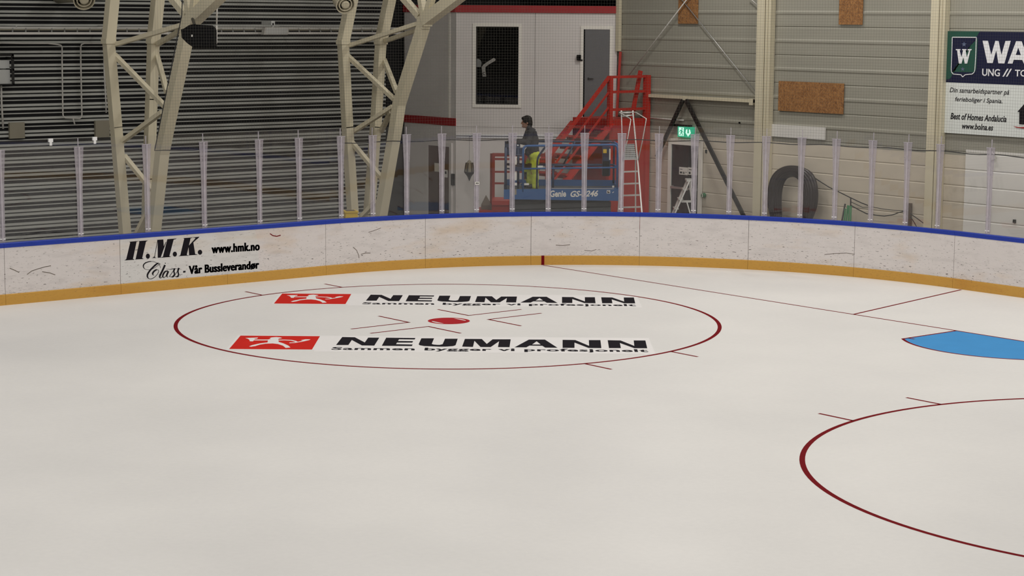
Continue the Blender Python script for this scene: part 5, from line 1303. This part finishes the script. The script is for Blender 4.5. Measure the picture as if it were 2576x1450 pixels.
capsule(mb, neck+PE*.012-ZU*.01, chest-PE*.01, .085, .140); capsule(mb, chest+PF*.07+PE*.0, waist+PF*.07, .130, .132); capsule(mb, chest-PF*.07+PE*.0, waist-PF*.07, .130, .132)
capsule(mb, waist+PF*.06, pp(1341, 381, .06), .135, .138); capsule(mb, waist-PF*.06, pp(1341, 381, -.06), .135, .138)
capsule(mb, pp(1338, 334), pp(1342, 356), .115, .115); capsule(mb, pp(1332, 382, -.04), pp(1332, 382, .04), .105, .105)
for s, e, w in ((shN, elN, wrN), (shF, elF, wrF)):
    capsule(mb, s, e, .080, .066); capsule(mb, e, w, .064, .046)
capsule(mb, neck-PF*.05+ZU*.03, neck+PF*.05+ZU*.03, .055, .055)
n0 = Vector((0, 0, 0))
jk = fuse(mb, .012, 2, 'jacket', M['jacket'], person)
for v in jk.data.vertices:
    d = noise.noise(v.co*9)*.012+noise.noise(v.co*22)*.006; v.co += v.normal*d
MB().tube([pp(1346, 327.5, -.06), pp(1350, 329.5, -.02)], .012, 8).build('collar_tag', M['grey_plastic'], jk)
mb = MB()
for h, k, a in ((hipN, kneN, ankN), (hipF, kneF, ankF)):
    capsule(mb, h-ZU*.0, k, .108, .085); capsule(mb, k, a, .082, .074)
capsule(mb, hipN+ZU*.04, hipF+ZU*.04, .125, .125)
tr = fuse(mb, .012, 2, 'trousers', M['hivis'], person)
for v in tr.data.vertices:
    d = noise.noise(v.co*11)*.010+noise.noise(v.co*25)*.005; v.co += v.normal*d
tr.data.materials.append(M['boot'])
iw = person.matrix_world
for p in tr.data.polygons:
    c = iw @ p.center; u = (c-LO_).dot(PE); z = c.z; front = u < lx(1333)+0.0; 
    pz = lambda y: onD(1340, y, PD).z
    if u < lx(1331) and pz(427) < z < pz(413): p.material_index = 1
    elif front and pz(396.5) < z < pz(393.5): p.material_index = 1
    elif u < lx(1326) and pz(452) < z < pz(434): p.material_index = 1
for a, lab in ((ankN, 'boot'), (ankF, 'boot')):
    mb = MB(); zb = zb0+.04; g = Vector((a.x, a.y, zb)); capsule(mb, Vector((a.x, a.y, a.z+.03)), g, .060, .050); capsule(mb, g+PE*.035, g-PE*.15, .046, .040); capsule(mb, g-PE*.02+ZU*.03, g-PE*.10+ZU*.01, .048, .042)
    for v in mb.v: v.z = max(v.z, zb0+.001)
    fuse(mb, .010, 2, 'boot', M['boot'], person)
mb = MB(); 
for y in (-.03, .035): mb.bar(pp(1333+y*60, 410, -.13), pp(1330+y*60, 425, -.135), .07, .03)
mb.build('tool_pocket', M['boot'], tr)

# ------------------------------------------------------------------ aluminium platform ladder
AD = 44.1
def ap(px, py, dy=0.0): q = onD(px, py, AD); return q+PF*dy
AL = M['alu']
la0 = ap(1590, 400); lad = thing('platform_ladder', (la0.x, la0.y, 0), 'tall aluminium platform ladder with handrails beside the red stair', 'ladder')
def down(p, q):
    d = q-p; return p+d*(p.z/(p.z-q.z))
l0, l1 = ap(1568, 352), ap(1560, 540, -.35); r0, r1 = ap(1592, 283), ap(1612, 530, -.35)
lt_ = ap(1563, 284)
MB().bar(ap(1566, 405), down(ap(1566, 405), l1), .03, .075, up=PF).build('side_rail', AL, lad); MB().bar(ap(1563, 283), ap(1567, 405), .022, .03, up=PF).build('upright_post', AL, lad)
MB().bar(r0, ap(1604, 405), .03, .05, up=PF).build('upright_post', AL, lad); MB().bar(ap(1604, 405), down(ap(1604, 405), r1), .03, .075, up=PF).build('side_rail', AL, lad)
for (x0, x1, y) in ((1566, 1605, 432), (1564, 1607, 461.5), (1562, 1609, 490), (1561, 1611, 519)):
    t_ = -.35*(y-405)/(135); a, b = ap(x0, y, t_), ap(x1, y-1.5, t_); MB().bar(a, b, .085, .03).build('step', AL, lad)
a, b = ap(1566, 403), ap(1604, 402); pl = MB(); pl.hexa([a, b, b+PF*.5, a+PF*.5]+[v+ZU*.03 for v in (a, b, b+PF*.5, a+PF*.5)]); pl.build('platform', AL, lad)
q4 = [ap(1570, 402, .02), ap(1602, 401, .02), ap(1596, 362, .02), ap(1571, 363, .02)]
bp_ = MB(); bp_.poly(q4, th=.012, nrm=-PF); bpo = bp_.build('kick_board', M['galv'], lad)
mb = MB()
for i in range(8):
    for j in range(8):
        u, v = (i+.5)/8, (j+.5)/8; p = (q4[0]*(1-u)+q4[1]*u)*(1-v)+(q4[3]*(1-u)+q4[2]*u)*v; mb.obox(p-PF*.001, PE*.010, PF*.001, ZU*.013)
mb.build('perforations', M['lift_grey'], bpo)
for pts, nm in (([ap(1562, 284), ap(1592, 283)], 'top_bar'), ([ap(1565, 293), ap(1591, 290)], 'top_bar')):
    MB().tube(pts, .017, 8).build(nm, AL, lad, smooth=True)
for dx, pts in ((0, [(1558,283,0),(1562,285,0),(1582,296,-.4),(1584,299,-.45),(1575,352,-.42),(1567,385,-.35),(1566,404,-.1)]), (0, [(1592,282,0),(1600,283,-.05),(1622,296,-.45),(1622,300,-.45),(1613,352,-.42),(1606,388,-.3),(1605,402,-.1)])):
    MB().tube([ap(*p) for p in pts], .013, 8).build('handrail', AL, lad, smooth=True)
MB().bar(ap(1568, 404, .5), Vector((ap(1556, 540, .9).x, ap(1556, 540, .9).y, 0)), .03, .06, up=PF).build('rear_leg', AL, lad); MB().bar(ap(1602, 403, .5), Vector((ap(1606, 540, .9).x, ap(1606, 540, .9).y, 0)), .03, .06, up=PF).build('rear_leg', AL, lad)
for px in (1563, 1592): c = ap(px, 281); MB().sphere(c, .028, 10).build('end_cap', AL, lad, smooth=True)

# small stepladder in front of the exit door
SD = 44.4
def spt(px, py, dy=0.0): return onD(px, py, SD)+PF*dy
sl = thing('stepladder', Vector((spt(1722, 500).x, spt(1722, 500).y, 0)), 'small aluminium stepladder standing in front of the exit door', 'ladder')
for dy in (0.0, .42):
    top = spt(1734, 455, dy); bl = spt(1696, 540, dy); MB().bar(top, down(top, bl), .03, .13, up=PF).build('front_rail', AL, sl)
    t2 = spt(1738, 458, dy); b2 = spt(1747, 540, dy); MB().bar(t2, down(t2, b2), .025, .05, up=PF).build('rear_leg', AL, sl)
for k, (px, py) in enumerate(((1724, 478), (1713, 502), (1702, 526), (1691, 550))):
    a = spt(px, py, .0); MB().obox(a+PF*.21, PE*.05, PF*.205, ZU*.014).build('step', AL, sl)
a = spt(1735, 455, 0); MB().obox(a+PF*.21, PE*.07, PF*.23, ZU*.02).build('top_cap', AL, sl)
MB().bar(spt(1714, 507, 0), spt(1743, 507, 0), .02, .05).build('spreader', AL, sl)
p0 = spt(1718, 509, 0); p1 = spt(1728, 509, .0); MB().bar(p1, down(p1, spt(1737, 540, 0)), .025, .06, up=PF).build('rear_leg', AL, sl)
